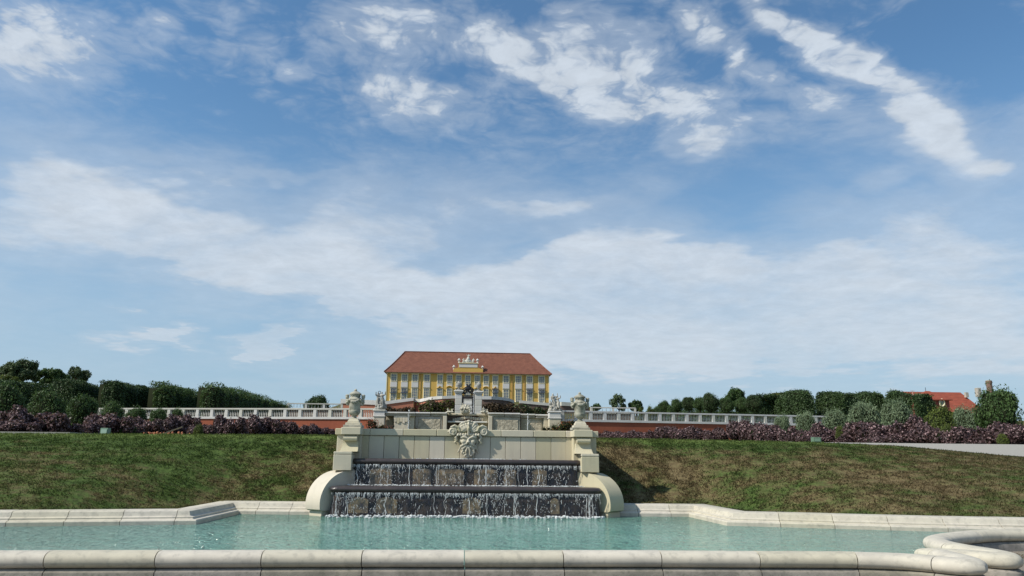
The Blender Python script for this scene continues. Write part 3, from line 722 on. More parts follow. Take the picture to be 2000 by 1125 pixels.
for s in (-1, 1):
    sp = [(s*(31+(8.5-5.8*t)*math.cos(R_(60+t*560))*1.0), 50+(8.5-5.8*t)*math.sin(R_(60+t*560)), 7+2*t) for t in [i/34 for i in range(35)]]
    tb(sp, [2.3-.8*i/34 for i in range(35)], 6); bl_(s*31, 50, 6, 4.5, 4.5, 4); bl_(s*31, 50, 3, 8.5, 8.5, 3)
    tb([(s*35,57.5,7),(s*27,61,8),(s*20,57,8),(s*17,50,9)], [2.2, 3, 3, 2.4])
    tb([(s*39,50,3),(s*41,49,2)], [2,1])
    tb([(s*22,44,6),(s*25,38,7),(s*22,33,7),(s*26,29,6),(s*22,25,5)], [2, 3, 2.4, 2.8, 1.2]); bl_(s*24, 34, 5, 3.4, 3.4, 4)
    tb([(s*16,38,8),(s*8,39.5,11),(s*2,37,12)], [2, 2.8, 1.8]); bl_(s*9, 30, 8, 6, 5, 6); bl_(s*8, 35, 8, 3, 2, 3)
    tb([(s*2,27,12),(s*9,25,10),(s*15,20,7),(s*18,13,5),(s*21,8,3)], [2.2, 2.8, 2.2, 1.8, .8])
    tb([(s*4,22,10),(s*10,17,8),(s*12,10,7),(s*9,4,6)], [2.4, 2.4, 2.2, 1]); tb([(s*1,20,10),(s*4,12,9),(s*3,4,8)], [2, 2.4, 1.2])
    for q in range(5): bl_(s*(14-2*q), 22-4.5*q, 7, 2.2, 2.6, 2.6)
    tb([(s*14,40,4),(s*18,30,4),(s*15,20,4)], 2)
bl_(0, 33, 5, 17, 10, 6); bl_(0, 33, 11, 2.6, 4.5, 4); bl_(0, 30, 13, 3.4, 2.4, 3); bl_(0, 14, 3, 12, 14, 5); bl_(0, 3, 4, 6, 5, 4); bl_(0, 22, 9, 5, 2, 3)
mask = remesh(mb, 'carved_mask', CARVED, .0095, fountain, smooth_it=1)
mz = fz(893, 20.2); mask.matrix_parent_inverse = wmat(fountain).inverted(); mask.location = (P(914.5, 870, 20.2).x, 20.285, mz-.01)

# ------------------------------------------------------------------ urns
URNST = mat('weathered_urn_stone', (.44,.42,.34), .88, .8, 7.0, (.22,.21,.17), (40, .4, .01), moss=((.12,.12,.08), 6.0, .6))[0]
def make_urn():
    X0, Y0, Z0 = CX-2.93-.08, 20.0, fz(838, 20.0)
    u = empty('stone_urn', (X0, Y0, Z0)); s = 20*.976/F
    def L(prof, nm, n=24, sx=1):
        o = MB().lathe([(r*s, z*s) for r, z in prof], (X0, Y0, Z0), n).build(nm, URNST, u); shade(o, 40); return o
    def sq(h, z0, z1, nm): return MB().box(X0-h*s, X0+h*s, Y0-h*s, Y0+h*s, Z0+z0*s, Z0+z1*s, bev=.006).build(nm, URNST, u)
    sq(17.5, -.2, 5, 'base_block'); 
    mb = MB(); vs = []                                                        # tapering square foot
    for h, z in ((14.5,5),(14,9.5),(11,10),(10.5,13),(9,15),(8,17.5)): vs += [(X0+a*h*s, Y0+b_*h*s, Z0+z*s) for a, b_ in ((-1,-1),(1,-1),(1,1),(-1,1))]
    fs = [(j*4+i, j*4+(i+1) % 4, (j+1)*4+(i+1) % 4, (j+1)*4+i) for j in range(5) for i in range(4)]+[(3,2,1,0),(20,21,22,23)]
    mb.add(vs, fs).build('stepped_foot', STONE, u)
    L([(7.5,17.5),(5,19),(4.2,21),(5,23),(6,23.5)], 'stem')
    L([(6,23.5),(9.5,26),(11.5,30),(11.6,33),(10.6,33.6),(10.8,34.2),(11.4,50),(12.6,52),(13,55),(11,57),(8.5,60),(9.2,62.5)], 'bowl')
    L([(9,62.5),(11.5,63.5),(12,65.5),(8.5,68),(5,70),(2.6,71),(3,72.5),(2,74.5),(.5,75.5)], 'lid')
    mb = MB()                                                                  # swags, fruit and side heads
    for k in range(4):
        a0 = R_(45+90*k); 
        pts = [((12.3+1.6*math.sin(math.pi*t))*s*math.cos(a0+t*math.pi/2), (12.3+1.6*math.sin(math.pi*t))*s*math.sin(a0+t*math.pi/2), (55-6*math.sin(math.pi*t))*s) for t in [i/8 for i in range(9)]]
        mb.tube(pts, [q*s for q in (1.6,2.2,2.6,3.2,3.4,3.2,2.6,2.2,1.6)], 7)
        for i in range(1, 8, 2): mb.ball((pts[i][0]*1.1, pts[i][1]*1.1, pts[i][2]), 2.3*s, 7, 5)
    for i in range(9):
        a = R_(40*i); mb.ball((8.3*s*math.cos(a), 8.3*s*math.sin(a), 61*s), 2.2*s, 7, 5)
    o = remesh(mb, 'garland', URNST, .6*s, u, smooth_it=1); o.matrix_parent_inverse = wmat(u).inverted(); o.location = (X0, Y0, Z0)
    for q in (-1, 1):
        mb = MB(); mb.ball((q*15.5*s, 0, 59*s), (3.9*s, 3.6*s, 4.3*s), 10, 8); mb.ball((q*16.5*s, -2*s, 58*s), (1.3*s, 3*s, 1.3*s), 6, 5); mb.ball((q*15.5*s, 0, 62*s), (4.3*s, 4*s, 2.6*s), 8, 6)
        mb.tube([(q*12*s,0,55*s),(q*15.5*s,0,53*s),(q*16.5*s,0,48*s),(q*14.5*s,0,44*s),(q*11.5*s,0,44*s)], [3*s,3.4*s,2.6*s,2*s,1.6*s], 8)
        o = remesh(mb, 'handle_head', URNST, .6*s, u, smooth_it=1); o.matrix_parent_inverse = wmat(u).inverted(); o.location = (X0, Y0, Z0)
    return u
urn = make_urn(); tag(urn, 'tall lidded stone urn with garlands on the left pier of the cascade', 'urn', 'garlanded urns on the cascade piers')
urn2 = copy_tree(urn); urn2.location.x = CX+2.93+.06; tag(urn2, 'tall lidded stone urn with garlands on the right pier of the cascade')
# ------------------------------------------------------------------ terrace wall with balustrade
YT = 88.0
def sc(Y): return Y*.976/F                                                    # metres per pixel at depth Y
def seg_frame(a, b): d = (b-a); L = d.length; return d/L, Vector((d.y, -d.x, 0))/L, L
def baluster_mb(mb, p, h, r):
    n = 6; prof = [(.7,0),(.7,.10),(.45,.14),(1.0,.36),(.85,.46),(.42,.80),(.6,.88),(.7,.90),(.7,1)]
    mb.lathe([(q*r, z*h) for q, z in prof], p, n)
def balustrade(name, a, b, ztop, h, bay, nb, label, wall=None, m=FARST, step=False, group=None):
    """a, b ends (2D) from left to right; front side faces the camera"""
    A = Vector((a[0], a[1], 0)); B = Vector((b[0], b[1], 0)); t, n, L = seg_frame(A, B)
    root = empty(name, (*((A+B)/2).xy, ztop-h), label, 'balustrade', group)
    def bar(s0, s1, d0, d1, z0, z1, nm, mm=m):
        q = [A+t*s0+n*d0, A+t*s1+n*d0, A+t*s1+n*d1, A+t*s0+n*d1]; return MB().prism([Vector((p.x, p.y, z0)) for p in q], (0, 0, z1-z0)).build(nm, mm, root)
    z0 = ztop-h
    k = max(1, round(L/bay)); bw = L/k; pw = .36
    bar(-.1, L+.1, .24, -.24, z0-.16, z0+.10, 'base_rail'); bar(-.1, L+.1, .22, -.22, ztop-.17, ztop, 'top_rail')
    pm = None
    for i in range(k+1):
        c = A+t*(i*bw)
        if pm is None:
            q = [-t*pw/2+n*.20, t*pw/2+n*.20, t*pw/2-n*.20, -t*pw/2-n*.20]; pm = MB().prism([Vector((p.x, p.y, 0)) for p in q], (0, 0, h-.274)).mesh('pier', m)
        o = link('pier', pm, root); o.location = (c.x, c.y, z0+.102)
    mb = MB()
    for i in range(k):
        for j in range(nb):
            s = i*bw+pw/2+(bw-pw)*(j+.5)/nb; c = A+t*s; baluster_mb(mb, (c.x, c.y, z0+.102), h-.274, .052*h)
    o = mb.build('balusters', m, root); o['kind'] = 'stuff'; shade(o, 60)
    return root
balustrade('terrace_balustrade', La, Lb, zT, 1.12, 1.88, 7, 'long pale stone balustrade on top of the red wall left of the cascade', group='balustrades along the red garden walls')
balustrade('terrace_balustrade', Ra, Rb, zT, 1.12, 1.78, 7, 'long pale stone balustrade on top of the red wall right of the cascade', group='balustrades along the red garden walls')
def redwall(a, b, label, zt):
    A = Vector((*a, 0)); B = Vector((*b, 0)); t, n, L = seg_frame(A, B)
    q = [A+n*.12, B+n*.12, B-n*.8, A-n*.8]
    o = MB().prism([Vector((p.x, p.y, 2.6)) for p in q], (0, 0, zt-2.6)).build('garden_wall', REDW); o.location = (0, 0, 0); tag(o, label, 'wall', 'red garden walls')
redwall(La, Lb, 'brick-red plastered terrace wall under the balustrade, left of the cascade', zT-1.285)
redwall(Ra, Rb, 'brick-red plastered terrace wall under the balustrade, right of the cascade', zT-1.285)

# second, higher balustrades far behind
def px_bal(x0, y0, x1, y1, Y, label, h=.95, hm=1.0):
    a, b = P(x0, y0, Y), P(x1, y1, Y); r = balustrade('upper_balustrade', a.xy, b.xy, (a.z+b.z)/2, h, 3.2, 5, label, group='upper balustrades')
    A = Vector((a.x, a.y, 0)); B = Vector((b.x, b.y, 0)); t, n, L = seg_frame(A, B); q = [A+n*.1, B+n*.1, B-n*.8, A-n*.8]; zt = (a.z+b.z)/2-h-.165
    o = MB().prism([Vector((p.x, p.y, 5.5)) for p in q], (0, 0, zt-5.5)).build('garden_wall', DRYW); tag(o, 'weathered brown wall carrying the '+label.split(',')[0], 'wall')
px_bal(563, 787.5, 668, 788, 130, 'small distant balustrade left of the cascade, in front of the dome-shaped tree')
px_bal(1155, 794, 1240, 797, 130, 'small distant balustrade right of the cascade, below the two loose trees')

# ------------------------------------------------------------------ upper terrace walls below the castle
def polywall(name, pts, hc, zb, m, label, copm=FARST, cap=.25):
    """pts: (px, py of the coping top, Y)"""
    w = [P(*p) for p in pts]; root = empty(name, (w[0].x, w[0].y, zb), label, 'wall')
    for i, (a, b) in enumerate(zip(w, w[1:])):
        A = Vector((a.x, a.y, 0)); B = Vector((b.x, b.y, 0)); t, n, L = seg_frame(A, B)
        def quad(d0, d1, za0, zb0, za1, zb1, nm, mm, e=0.0):
            q = [(A-t*e+n*d0, za0), (B+t*e+n*d0, zb0), (B+t*e-n*d1, zb0), (A-t*e-n*d1, za0)]; u = [za1, zb1, zb1, za1]
            vs = [(p.x, p.y, z) for p, z in q]+[(p.x, p.y, z) for (p, _), z in zip(q, u)]
            MB().add(vs, [(3,2,1,0),(4,5,6,7),(0,1,5,4),(1,2,6,5),(2,3,7,6),(3,0,4,7)]).build(nm, mm, root)
        quad(0, .6, zb, zb, a.z-hc-.01, b.z-hc-.01, 'wall_face', m)
        quad(.18, .8, a.z-hc, b.z-hc, a.z-.02*i, b.z-.02*i, 'parapet_coping', copm, .003)
    return root
polywall('terrace_wall', [(752,784,150),(808,776.5,150)], .62, 8, PINKW, 'pink sunlit terrace wall with white parapet under the left end of the castle')
polywall('terrace_wall', [(809,779,151),(824,779.5,150)], .62, 8, REDW, 'short dark red return wall beside the espaliered brown hedge')
polywall('terrace_wall', [(822,779.5,149),(830,777.5,146),(845,774.5,144),(865,773,143),(890,772,143)], .6, 8, PINKW, 'curved terrace wall with white parapet left of the iron gate')
polywall('terrace_wall', [(941,774,143),(960,774,143),(980,775.5,144),(993,777.5,146),(1003,781.5,149)], .6, 8, DRYW, 'curved brown terrace wall with white parapet right of the iron gate')
polywall('terrace_wall', [(1015,782,150),(1075,787.5,150)], .55, 8, DRYW, 'dark terrace wall with white parapet under the right end of the castle')
polywall('terrace_wall', [(666,779,152),(735,782,151)], .9, 6.5, PINKW, 'ochre terrace wall with white coping behind the left urn')
polywall('terrace_wall', [(1096,785,151),(1150,788,152)], .75, 6.5, DRYW, 'grey-brown terrace wall with white coping behind the right urn')

# ------------------------------------------------------------------ grotto wall between the two statue pedestals
G = empty('grotto_wall', (CX, 88, 3.2), 'weathered stone grotto wall of coped panels behind the cascade, below the iron gate', 'wall')
def gbox(x0, x1, y0, y1, Y, d, m, nm, bev=.03):
    a, b = P(x0, y1, Y), P(x1, y0, Y); zt = P((x0+x1)/2, y0, Y).z; zb = P((x0+x1)/2, y1, Y).z
    return MB().box(a.x, b.x, Y, Y+d, zb, zt, bev=bev).build(nm, m, G)
gbox(750, 1076, 811, 846, 88.4, 1.0, DRYW, 'wall_core')
SANDY = mat('sandy_stone', (.62,.55,.41), .85, .6, 1.0, (.46,.41,.32), (4, .3, .05), obj=.08, streak=.3)[0]
GREYB = mat('grey_beige_stone', (.46,.43,.35), .85, .8, 1.2, (.26,.24,.19), (4, .4, .05), obj=.1, streak=.3)[0]
gbox(753, 768.5, 812, 846, 88.0, .39, GREYB, 'recessed_panel')
for k in range(2): gbox(768.7+.15, 797.8, 812.2+12*k, 824+12*k if k == 0 else 846, 86.6-.0, 1.7, SANDY, 'wall_panel')
for k in range(5):
    gbox(770+5.4*k, 775.2+5.4*k, 816, 824+(k % 2)*3, 86.52, .07, SANDY, 'stone_block', .02)
gbox(798.1, 809.7, 812.2, 846, 86.9, 1.5, SANDY, 'pier')
gbox(810, 864, 812.5, 846, 87.4, 1.0, GREYB, 'panel_frame'); gbox(816, 860, 818, 846, 87.33, .06, RUBBLE, 'rubble_panel')
gbox(864.3, 873, 812.5, 846, 87.1, 1.3, SANDY, 'pier')
gbox(953.5, 962, 813, 846, 87.1, 1.3, SANDY, 'pier')
gbox(962.3, 1016, 814, 846, 87.4, 1.0, GREYB, 'panel_frame'); gbox(967, 1012, 820, 846, 87.33, .06, RUBBLE, 'rubble_panel')
gbox(1017, 1072, 816.5, 846, 88.1, .3, GREYB, 'recessed_panel')
for a, b in ((1036,1058),): gbox(a, b, 822, 846, 88.02, .07, RUBBLE, 'rubble_panel')
gbox(1062, 1073.5, 815, 846, 87.8, .5, SANDY, 'pier')
for a, b, y, Y in ((752,798,804.5,86.4),(798.3,811,804.8,86.3),(811.3,841,805,87.1),(841.3,873,805.2,87.1),(953,985,806,87.1),(985.3,1016.5,806.5,87.1),(1016.8,1046,808.3,87.7),(1046.3,1074,809.3,87.6)):
    gbox(a, b, y, y+3, Y, 2, FARST, 'coping_stone', .04); gbox(a+.3, b-.3, y+3.1, y+7.6, Y+.18, 1.7, GREYB, 'frieze_stone', .02)
# central recess with its ledges
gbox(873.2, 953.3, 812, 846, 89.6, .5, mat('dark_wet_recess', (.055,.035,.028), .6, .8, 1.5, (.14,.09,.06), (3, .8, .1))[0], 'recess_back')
gbox(873, 953.3, 807.5, 811.5, 88.0, 1.9, SANDY, 'lintel_coping', .05)
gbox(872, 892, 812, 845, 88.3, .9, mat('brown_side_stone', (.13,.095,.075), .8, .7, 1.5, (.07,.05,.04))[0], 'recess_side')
gbox(934, 953, 812, 845, 88.3, .9, SANDY, 'recess_side')
gbox(874, 952, 822.5, 826, 87.6, 1.6, FARST, 'basin_ledge', .05)
for k in range(14):
    random.seed(k+60); x = 884+k*4.3; gbox(x, x+4.0, 812.5+2.2*abs(k-6.5)/3, 817+2.2*abs(k-6.5)/3+random.random()*2, 88.05, .3, RUBBLE if k % 2 else GREYB, 'hanging_stalactite', .03)
# thin water jets
def jet(px, y0, y1, Y, label):
    mb = MB(); random.seed(int(px)); a = P(px, y1, Y); zt = P(px, y0, Y).z
    mb.tube([(a.x+random.gauss(0, .012), Y, lerp(a.z, zt, i/9)) for i in range(10)], [.05*(1-.6*i/9) for i in range(10)], 6); mb.ball((a.x, Y, zt), .09, 7, 5)
    for k in range(50): mb.ball((a.x+random.gauss(0, .10), Y+random.gauss(0, .08), lerp(a.z, zt, random.random()**.7)), random.uniform(.015, .04), 4, 2)
    tag(mb.build('water_jet', FOAM), label, 'fountain jet')
jet(797.5, 802, 838, 85.6, 'thin white water jet in front of the grotto wall, left of its centre')
jet(1030.5, 809, 840, 86.5, 'thin white water jet in front of the grotto wall, right of its centre')
jet(913+12, 767, 806, 97, 'tall thin water jet rising in front of the iron gate')

# ------------------------------------------------------------------ sculpture
def figure(mb, c, h, seed, seated=False, face=0.0):
    """a draped figure: one connected set of tapered limbs, fused later"""
    r = random.Random(seed); ca, sa = math.cos(face), math.sin(face)
    def q(x, y, z): return (c[0]+(x*ca-y*sa)*h, c[1]+(x*sa+y*ca)*h, c[2]+z*h)
    def t(pts, rad, n=8): mb.tube([q(*p) for p in pts], [k*h*1.3 for k in rad], n)
    lean = r.uniform(-.07, .07); sh = .82 if not seated else .60; hip = .50 if not seated else .27
    t([(0,0,hip-.06),(lean*.2,0,hip+.04),(lean*.6,-.01,(hip+sh)/2),(lean,0,sh-.03),(lean,0,sh+.01)], [.085,.10,.078,.105,.05])
    t([(lean-.12,0,sh-.02),(lean,0,sh),(lean+.12,0,sh-.02)], [.05,.06,.05])
    t([(lean,0,sh),(lean*1.1,-.01,sh+.07)], [.035,.032]); mb.ball(q(lean*1.15,-.015,sh+.125), (.052*h,.058*h,.07*h), 10, 8); mb.ball(q(lean*1.15,.01,sh+.15), (.06*h,.06*h,.055*h), 8, 6)
    for s in (-1, 1):
        if not seated:
            k = r.uniform(-.04, .09); t([(s*.05,0,hip),(s*.07,-k,.27),(s*.075,k*.3,.04)], [.085,.06,.038]); t([(s*.075,0,.03),(s*.08,-.10,.02)], [.035,.028])
        else:
            t([(s*.06,0,hip-.02),(s*.10,-.24,hip-.0)], [.09,.065]); t([(s*.10,-.24,hip),(s*.09,-.26,.03)], [.062,.038])
        up = r.random() < .4; ex, ey, ez = s*(.20+r.random()*.05), -.04-r.random()*.06, (sh+.02 if up else sh-.19)
        hx, hy, hz = (s*(.18+r.random()*.12), -.12, sh+.20) if up else (s*r.uniform(.04, .28), -.16, sh-.26+r.random()*.12)
        t([(lean+s*.13,0,sh-.02),(ex,ey,ez),(hx,hy,hz)], [.042,.034,.022]); mb.ball(q(hx,hy,hz), .03*h, 6, 5)
    # drapery
    for k in range(7):
        a = r.uniform(0, 6.28); t([(.08*math.cos(a),.07*math.sin(a),hip+.06),(.13*math.cos(a),.11*math.sin(a),hip-.16),(.16*math.cos(a+.3),.13*math.sin(a+.3),.03)], [.03,.04,.045], 6)
def group_sculpture(px, ybase, ytop, Y, halfpx, figs, label, m=GREYST, name='statue_group', cat='sculpture', rock=.22, vox=None, group=None):
    base = P(px, ybase, Y); top = P(px, ytop, Y); Ht = top.z-base.z; w = halfpx*sc(Y); mb = MB(); r = random.Random(int(px*10))
    for k in range(9): mb.ball((r.uniform(-w, w)*.75, r.uniform(-.3, .3)*w, Ht*rock*r.uniform(.1, .6)), (w*r.uniform(.25, .5), w*.4, Ht*rock*r.uniform(.35, .7)), 8, 6)
    for (fx, fh, seated, fc, z) in figs: figure(mb, (fx*w, r.uniform(-.1, .1)*w, z*Ht), fh*Ht, int(px+fx*100+fh*50), seated, fc)
    o = remesh(mb, name, m, vox or Ht/75, smooth_it=1); o.location = base
    if name == 'statue_group':
        pass
    return tag(o, label, cat, group)
def pedestal(x0, x1, ytop, ymid, Y, label):
    xm = (x0+x1)/2; a, b = P(x0, ytop, Y), P(x1, ytop, Y); zt = P(xm, ytop, Y).z; zm = P(xm, ymid, Y).z
    p = empty('statue_pedestal', (xm and (a.x+b.x)/2, Y, 3), label, 'pedestal', 'statue pedestals at the ends of the red walls'); w = b.x-a.x; yb = Y+w
    MB().box(a.x+.05, b.x-.05, Y+.05, yb, 2.8, zm-.05, bev=.03).build('shaft', SANDY, p); MB().box(a.x-.02, b.x+.02, Y-.02, yb+.05, zm-.048, zm+.10, bev=.03).build('band', FARST, p)
    MB().box(a.x+.05, b.x-.05, Y+.05, yb, zm+.102, zt-.16, bev=.03).build('die', FARST, p); MB().box(a.x-.04, b.x+.04, Y-.04, yb+.07, zt-.158, zt, bev=.04).build('cap', FARST, p)
pedestal(729, 752.5, 800, 813, 86.2, 'square pale stone pedestal under the left statue group')
pedestal(1072, 1096.5, 803, 817, 86.2, 'square pale stone pedestal under the right statue group')
lg = group_sculpture(742, 800.2, 763, 86.9, 12, [(-.35,.75,False,.4,.15),(.35,.80,False,-.3,.12),(0,.5,True,0,.1),(.75,.4,True,.6,.05)], 'grey stone statue group with a raised lamp-like ring, on the left pedestal')
mb = MB(); p0 = P(741, 771, 86.9); rr = 2.6*sc(87); ring = [(p0.x+rr*math.cos(a), p0.y, p0.z+4.5*sc(87)+rr*math.sin(a)) for a in [2*math.pi*k/14 for k in range(15)]]
mb.tube(ring, .035, 5); mb.tube([(p0.x, p0.y, p0.z-.2), (p0.x, p0.y, p0.z+2*sc(87))], .04, 6); mb.build('raised_ring', IRON, lg)
group_sculpture(1084, 803.2, 769, 86.9, 13, [(-.15,.88,False,.2,.12),(.5,.72,False,-.5,.16),(-.65,.62,True,.5,.1),(.1,.45,True,0,.1)], 'pale stone statue group of standing and seated figures on the right pedestal', m=mat('pale_sculpture_stone', (.52,.49,.42), .85, .8, 3.0, (.22,.21,.18), spec=.2)[0])
SC = mat('cream_sculpture_stone', (.58,.54,.43), .85, .8, 2.5, (.30,.28,.22), spec=.2)[0]
def trophy(px, yb, yt, Y, hw, label, m=SC, seed=1):
    base = P(px, yb, Y); Ht = P(px, yt, Y).z-base.z; w = hw*sc(Y); mb = MB(); r = random.Random(seed)
    mb.ball((0, 0, Ht*.2), (w*.8, w*.4, Ht*.25), 12, 8); mb.ball((0, 0, Ht*.5), (w*.5, w*.35, Ht*.35), 12, 8)
    for k in range(16):
        a = R_(10+160*k/15); l = r.uniform(.75, 1.05); mb.tube([(0, -w*.1, Ht*.25), (w*.55*l*math.cos(a), -w*.25, Ht*(.25+.45*l*math.sin(a))), (w*l*math.cos(a), -w*.1, Ht*(.25+.72*l*math.sin(a)))], [w*.16, w*.12, w*.07], 6)
    for k in range(14): mb.ball((r.uniform(-w, w)*.8, -w*.35, r.uniform(0, .5)*Ht), w*r.uniform(.08, .2), 7, 5)
    o = remesh(mb, 'carved_ornament', m, Ht/70, smooth_it=1); o.location = base; return tag(o, label, 'sculpture')
trophy(909, 808, 786, 87.9, 13, 'pale shell-like carved ornament on the grotto coping in front of the iron gate', seed=3)
group_sculpture(879, 806, 792, 87.7, 9, [(-.4,.8,True,.4,.0),(.5,.75,True,-.3,.0)], 'small white pair of seated figures left of the gate, on the grotto coping', m=SC, name='small_sculpture', group='small sculptures on the grotto coping')
group_sculpture(947, 806.5, 790, 87.7, 8, [(-.3,.9,True,.4,.0),(.6,.6,True,-.8,.0)], 'small white pair of seated figures right of the gate, on the grotto coping', m=SC, name='small_sculpture', group='small sculptures on the grotto coping')

# gate between two stone pillars
YG = 104
def pillar(x0, x1, y0, label, label2):
    a, b = P(x0, y0, YG), P(x1, y0, YG); xc = (a.x+b.x)/2; w = (b.x-a.x)/2; zt = P((x0+x1)/2, y0, YG).z
    p = empty('gate_pillar', (xc, YG, 6), label, 'pillar', 'stone pillars of the iron gate')
    n = 5; z0, z1_ = 5.8, zt-.42
    for k in range(n): MB().box(xc-w*.82, xc+w*.82, YG+.1, YG+1.3, z0+(z1_-z0)*k/n, z0+(z1_-z0)*(k+1)/n-.02, bev=.03).build('pillar_block', FARST, p)
    MB().box(xc-w*.95, xc+w*.95, YG, YG+1.4, z1_, z1_+.2, bev=.04).build('cornice', FARST, p); MB().box(xc-w*1.15, xc+w*1.15, YG-.1, YG+1.5, z1_+.2, zt, bev=.05).build('cap', FARST, p)
    v = MB().lathe([(.28,0),(.30,.12),(.10,.2),(.12,.34),(.36,.6),(.40,.85),(.28,.98),(.34,1.02),(.20,1.15),(.08,1.3),(.02,1.42)], (xc, YG+.7, zt), 14).build('pillar_vase', GREYST); shade(v, 50); tag(v, label2, 'vase', 'vases on the gate pillars')
pillar(888, 904, 762, 'pale stone gate pillar on the left side of the black iron gate', 'grey stone vase on the left gate pillar')
pillar(926.5, 943, 763.5, 'pale stone gate pillar on the right side of the black iron gate', 'grey stone vase on the right gate pillar')
g = empty('iron_gate', (P(914, 800, YG).x, YG, 6), 'black wrought iron gate with an arched crest between two stone pillars', 'gate')
xa, xb = P(900.5, 780, YG+.6).x, P(928, 780, YG+.6).x; xc = (xa+xb)/2; hw = (xb-xa)/2; zs = P(914, 772, YG).z; zk = P(914, 755, YG).z; y = YG+.6
for s in (-1, 1):
    mb = MB()
    for k in range(5): mb.box(xc+s*(hw-.03)-.03 if k == 0 else xc+s*(hw-.03-.10*k)-.022, xc+s*(hw-.03)+.03 if k == 0 else xc+s*(hw-.03-.10*k)+.022, y-.03, y+.03, 5.9, zs)
    for k in range(7): mb.box(min(xc+s*hw, xc+s*(hw-.45)), max(xc+s*hw, xc+s*(hw-.45)), y-.025, y+.025, 6.2+k*.42, 6.25+k*.42)
    for k in range(6): mb.tube([(xc+s*(hw-.22+.12*math.cos(a)), y-.02, 6.43+k*.42+.12*math.sin(a)) for a in [i*.7 for i in range(9)]], .028, 4)
    mb.build('gate_side', IRON, g)
mb = MB(); rr = random.Random(4)
ay = [(xc+hw*math.cos(R_(180-180*k/20)), y, zs+(zk-zs)*math.sin(R_(180*k/20))**.8) for k in range(21)]; mb.tube(ay, .07, 6)
ay2 = [(xc+hw*.55*math.cos(R_(180-180*k/20)), y, zs+(zk-zs)*.42*math.sin(R_(180*k/20))) for k in range(21)]; mb.tube(ay2, .055, 6)
mb.box(xa, xb, y-.04, y+.04, zs-.06, zs+.05)
for k in range(60):
    a = R_(rr.uniform(8, 172)); f = rr.uniform(.55, .95); cx = xc+hw*f*math.cos(a); cz = zs+(zk-zs)*(.42+.55*(f-.55)/.4*.95)*math.sin(a)**.8
    q = rr.uniform(.10, .19); ph = rr.uniform(0, 6); mb.tube([(cx+q*(1-i/12)*math.cos(ph+i*.8), y, cz+q*(1-i/12)*math.sin(ph+i*.8)) for i in range(11)], .034, 4)
for s in (-1, 1): mb.tube([(xc+s*hw*.95, y, zs+.1), (xc+s*hw*.65, y, zs+(zk-zs)*.55), (xc+s*hw*.3, y, zs+(zk-zs)*.82), (xc, y, zk+.1)], .08, 6)
mb.build('arched_grille', IRON, g)
mb = MB(); mb.box(xc-.28, xc+.28, y-.06, y+.06, zk-.05, zk+.28, bev=.05); mb.ball((xc-.2, y, zk+.36), .12, 8, 6); mb.ball((xc+.2, y, zk+.36), .12, 8, 6); mb.ball((xc, y, zk-.2), (.42, .1, .26), 10, 6); mb.build('crest', IRON, g)
st = empty('stone_staircase', (xc, 122, 7), 'white stone staircase seen through the black iron gate', 'staircase')
for k in range(12):
    z = 6.1+.35*k; MB().box(xc-.72, xc+.72, 112+k*.9, 113.1+k*.9, z, z+.35, bev=.02).build('step', FARST if k % 3 != 2 else GREYST, st)
MB().box(xc-1.75, xc+1.75, 124.2, 125, 5, 10.9).build('shade_backing', mat('dark_shaded_masonry', (.05,.045,.045), .9, .6, 2, (.025,.024,.026), spec=.1)[0], st)  # added backing, its near-black colour stands in for the shade behind the gate

# ------------------------------------------------------------------ castle
YCs = 250.0; s = YCs*.976/F
Cs = empty('castle', (0, YCs, 18), 'wide yellow castle with white window bays and a hipped red tile roof', 'castle')
XL, XR = P(755.5, 740, YCs).x, P(1072, 745, YCs).x; ZE = P(913, 727.6, YCs).z; ZB = 17.3; DEP = 16.0
MB().box(XL, XR, YCs, YCs+DEP, ZB, ZE).build('wall', YEL, Cs)
MB().box(XL-.35, XR+.35, YCs-.35, YCs+DEP+.35, ZE-.62, ZE-.28).build('cornice', CREAM, Cs)
for xq in (XL, XR): MB().box(xq-.12, xq+.12, YCs-.12, YCs+.3, ZB, ZE-.62).build('corner_strip', CREAM, Cs)
# hipped roof with flared eaves, slopes built as tile courses (real steps)
ZR = P(913, 689.5, YCs+DEP/2).z; RL, RR = P(791, 687, YCs+DEP/2).x, P(1035, 694, YCs+DEP/2).x; yr = YCs+DEP/2
mb = MB(); ncs = 26; o_ = .9
def ringat(t):
    e = t+.10*(1-t)*t*-1.2                                                     # slight flare near the eaves
    zz = ZE-.28+(ZR-ZE+.28)*e
    return [(lerp(XL-o_, RL, t), lerp(YCs-o_, yr, t), zz), (lerp(XR+o_, RR, t), lerp(YCs-o_, yr, t), zz), (lerp(XR+o_, RR, t), lerp(YCs+DEP+o_, yr+.02, t), zz), (lerp(XL-o_, RL, t), lerp(YCs+DEP+o_, yr+.02, t), zz)]
vs = []; fs = []
for k in range(ncs):
    a = ringat(k/ncs); b = ringat((k+1)/ncs); lift = .07
    o0 = len(vs); vs += [(x, y_, z+lift) for x, y_, z in a]+[(x, y_, z) for x, y_, z in b]+[(x, y_, z-.05) for x, y_, z in a]
    for i in range(4): fs += [(o0+i, o0+(i+1) % 4, o0+4+(i+1) % 4, o0+4+i), (o0+8+i, o0+8+(i+1) % 4, o0+(i+1) % 4, o0+i)]
roof = mb.add(vs, fs).build('roof', ROOF, Cs)
mb = MB()
for A, B in (((XL-o_, YCs-o_, ZE-.28), (RL, yr, ZR)), ((XR+o_, YCs-o_, ZE-.28), (RR, yr, ZR)), ((RL, yr, ZR), (RR, yr, ZR))):
    n = 12; mb.tube([tuple(lerp(a, b, i/n) + (.16 if j == 2 else 0) - (.10*(1-i/n)*(i/n)*1.2*(ZR-ZE) if j == 2 and A[2] != B[2] else 0) for j, (a, b) in enumerate(zip(A, B))) for i in range(n+1)], .16, 6)
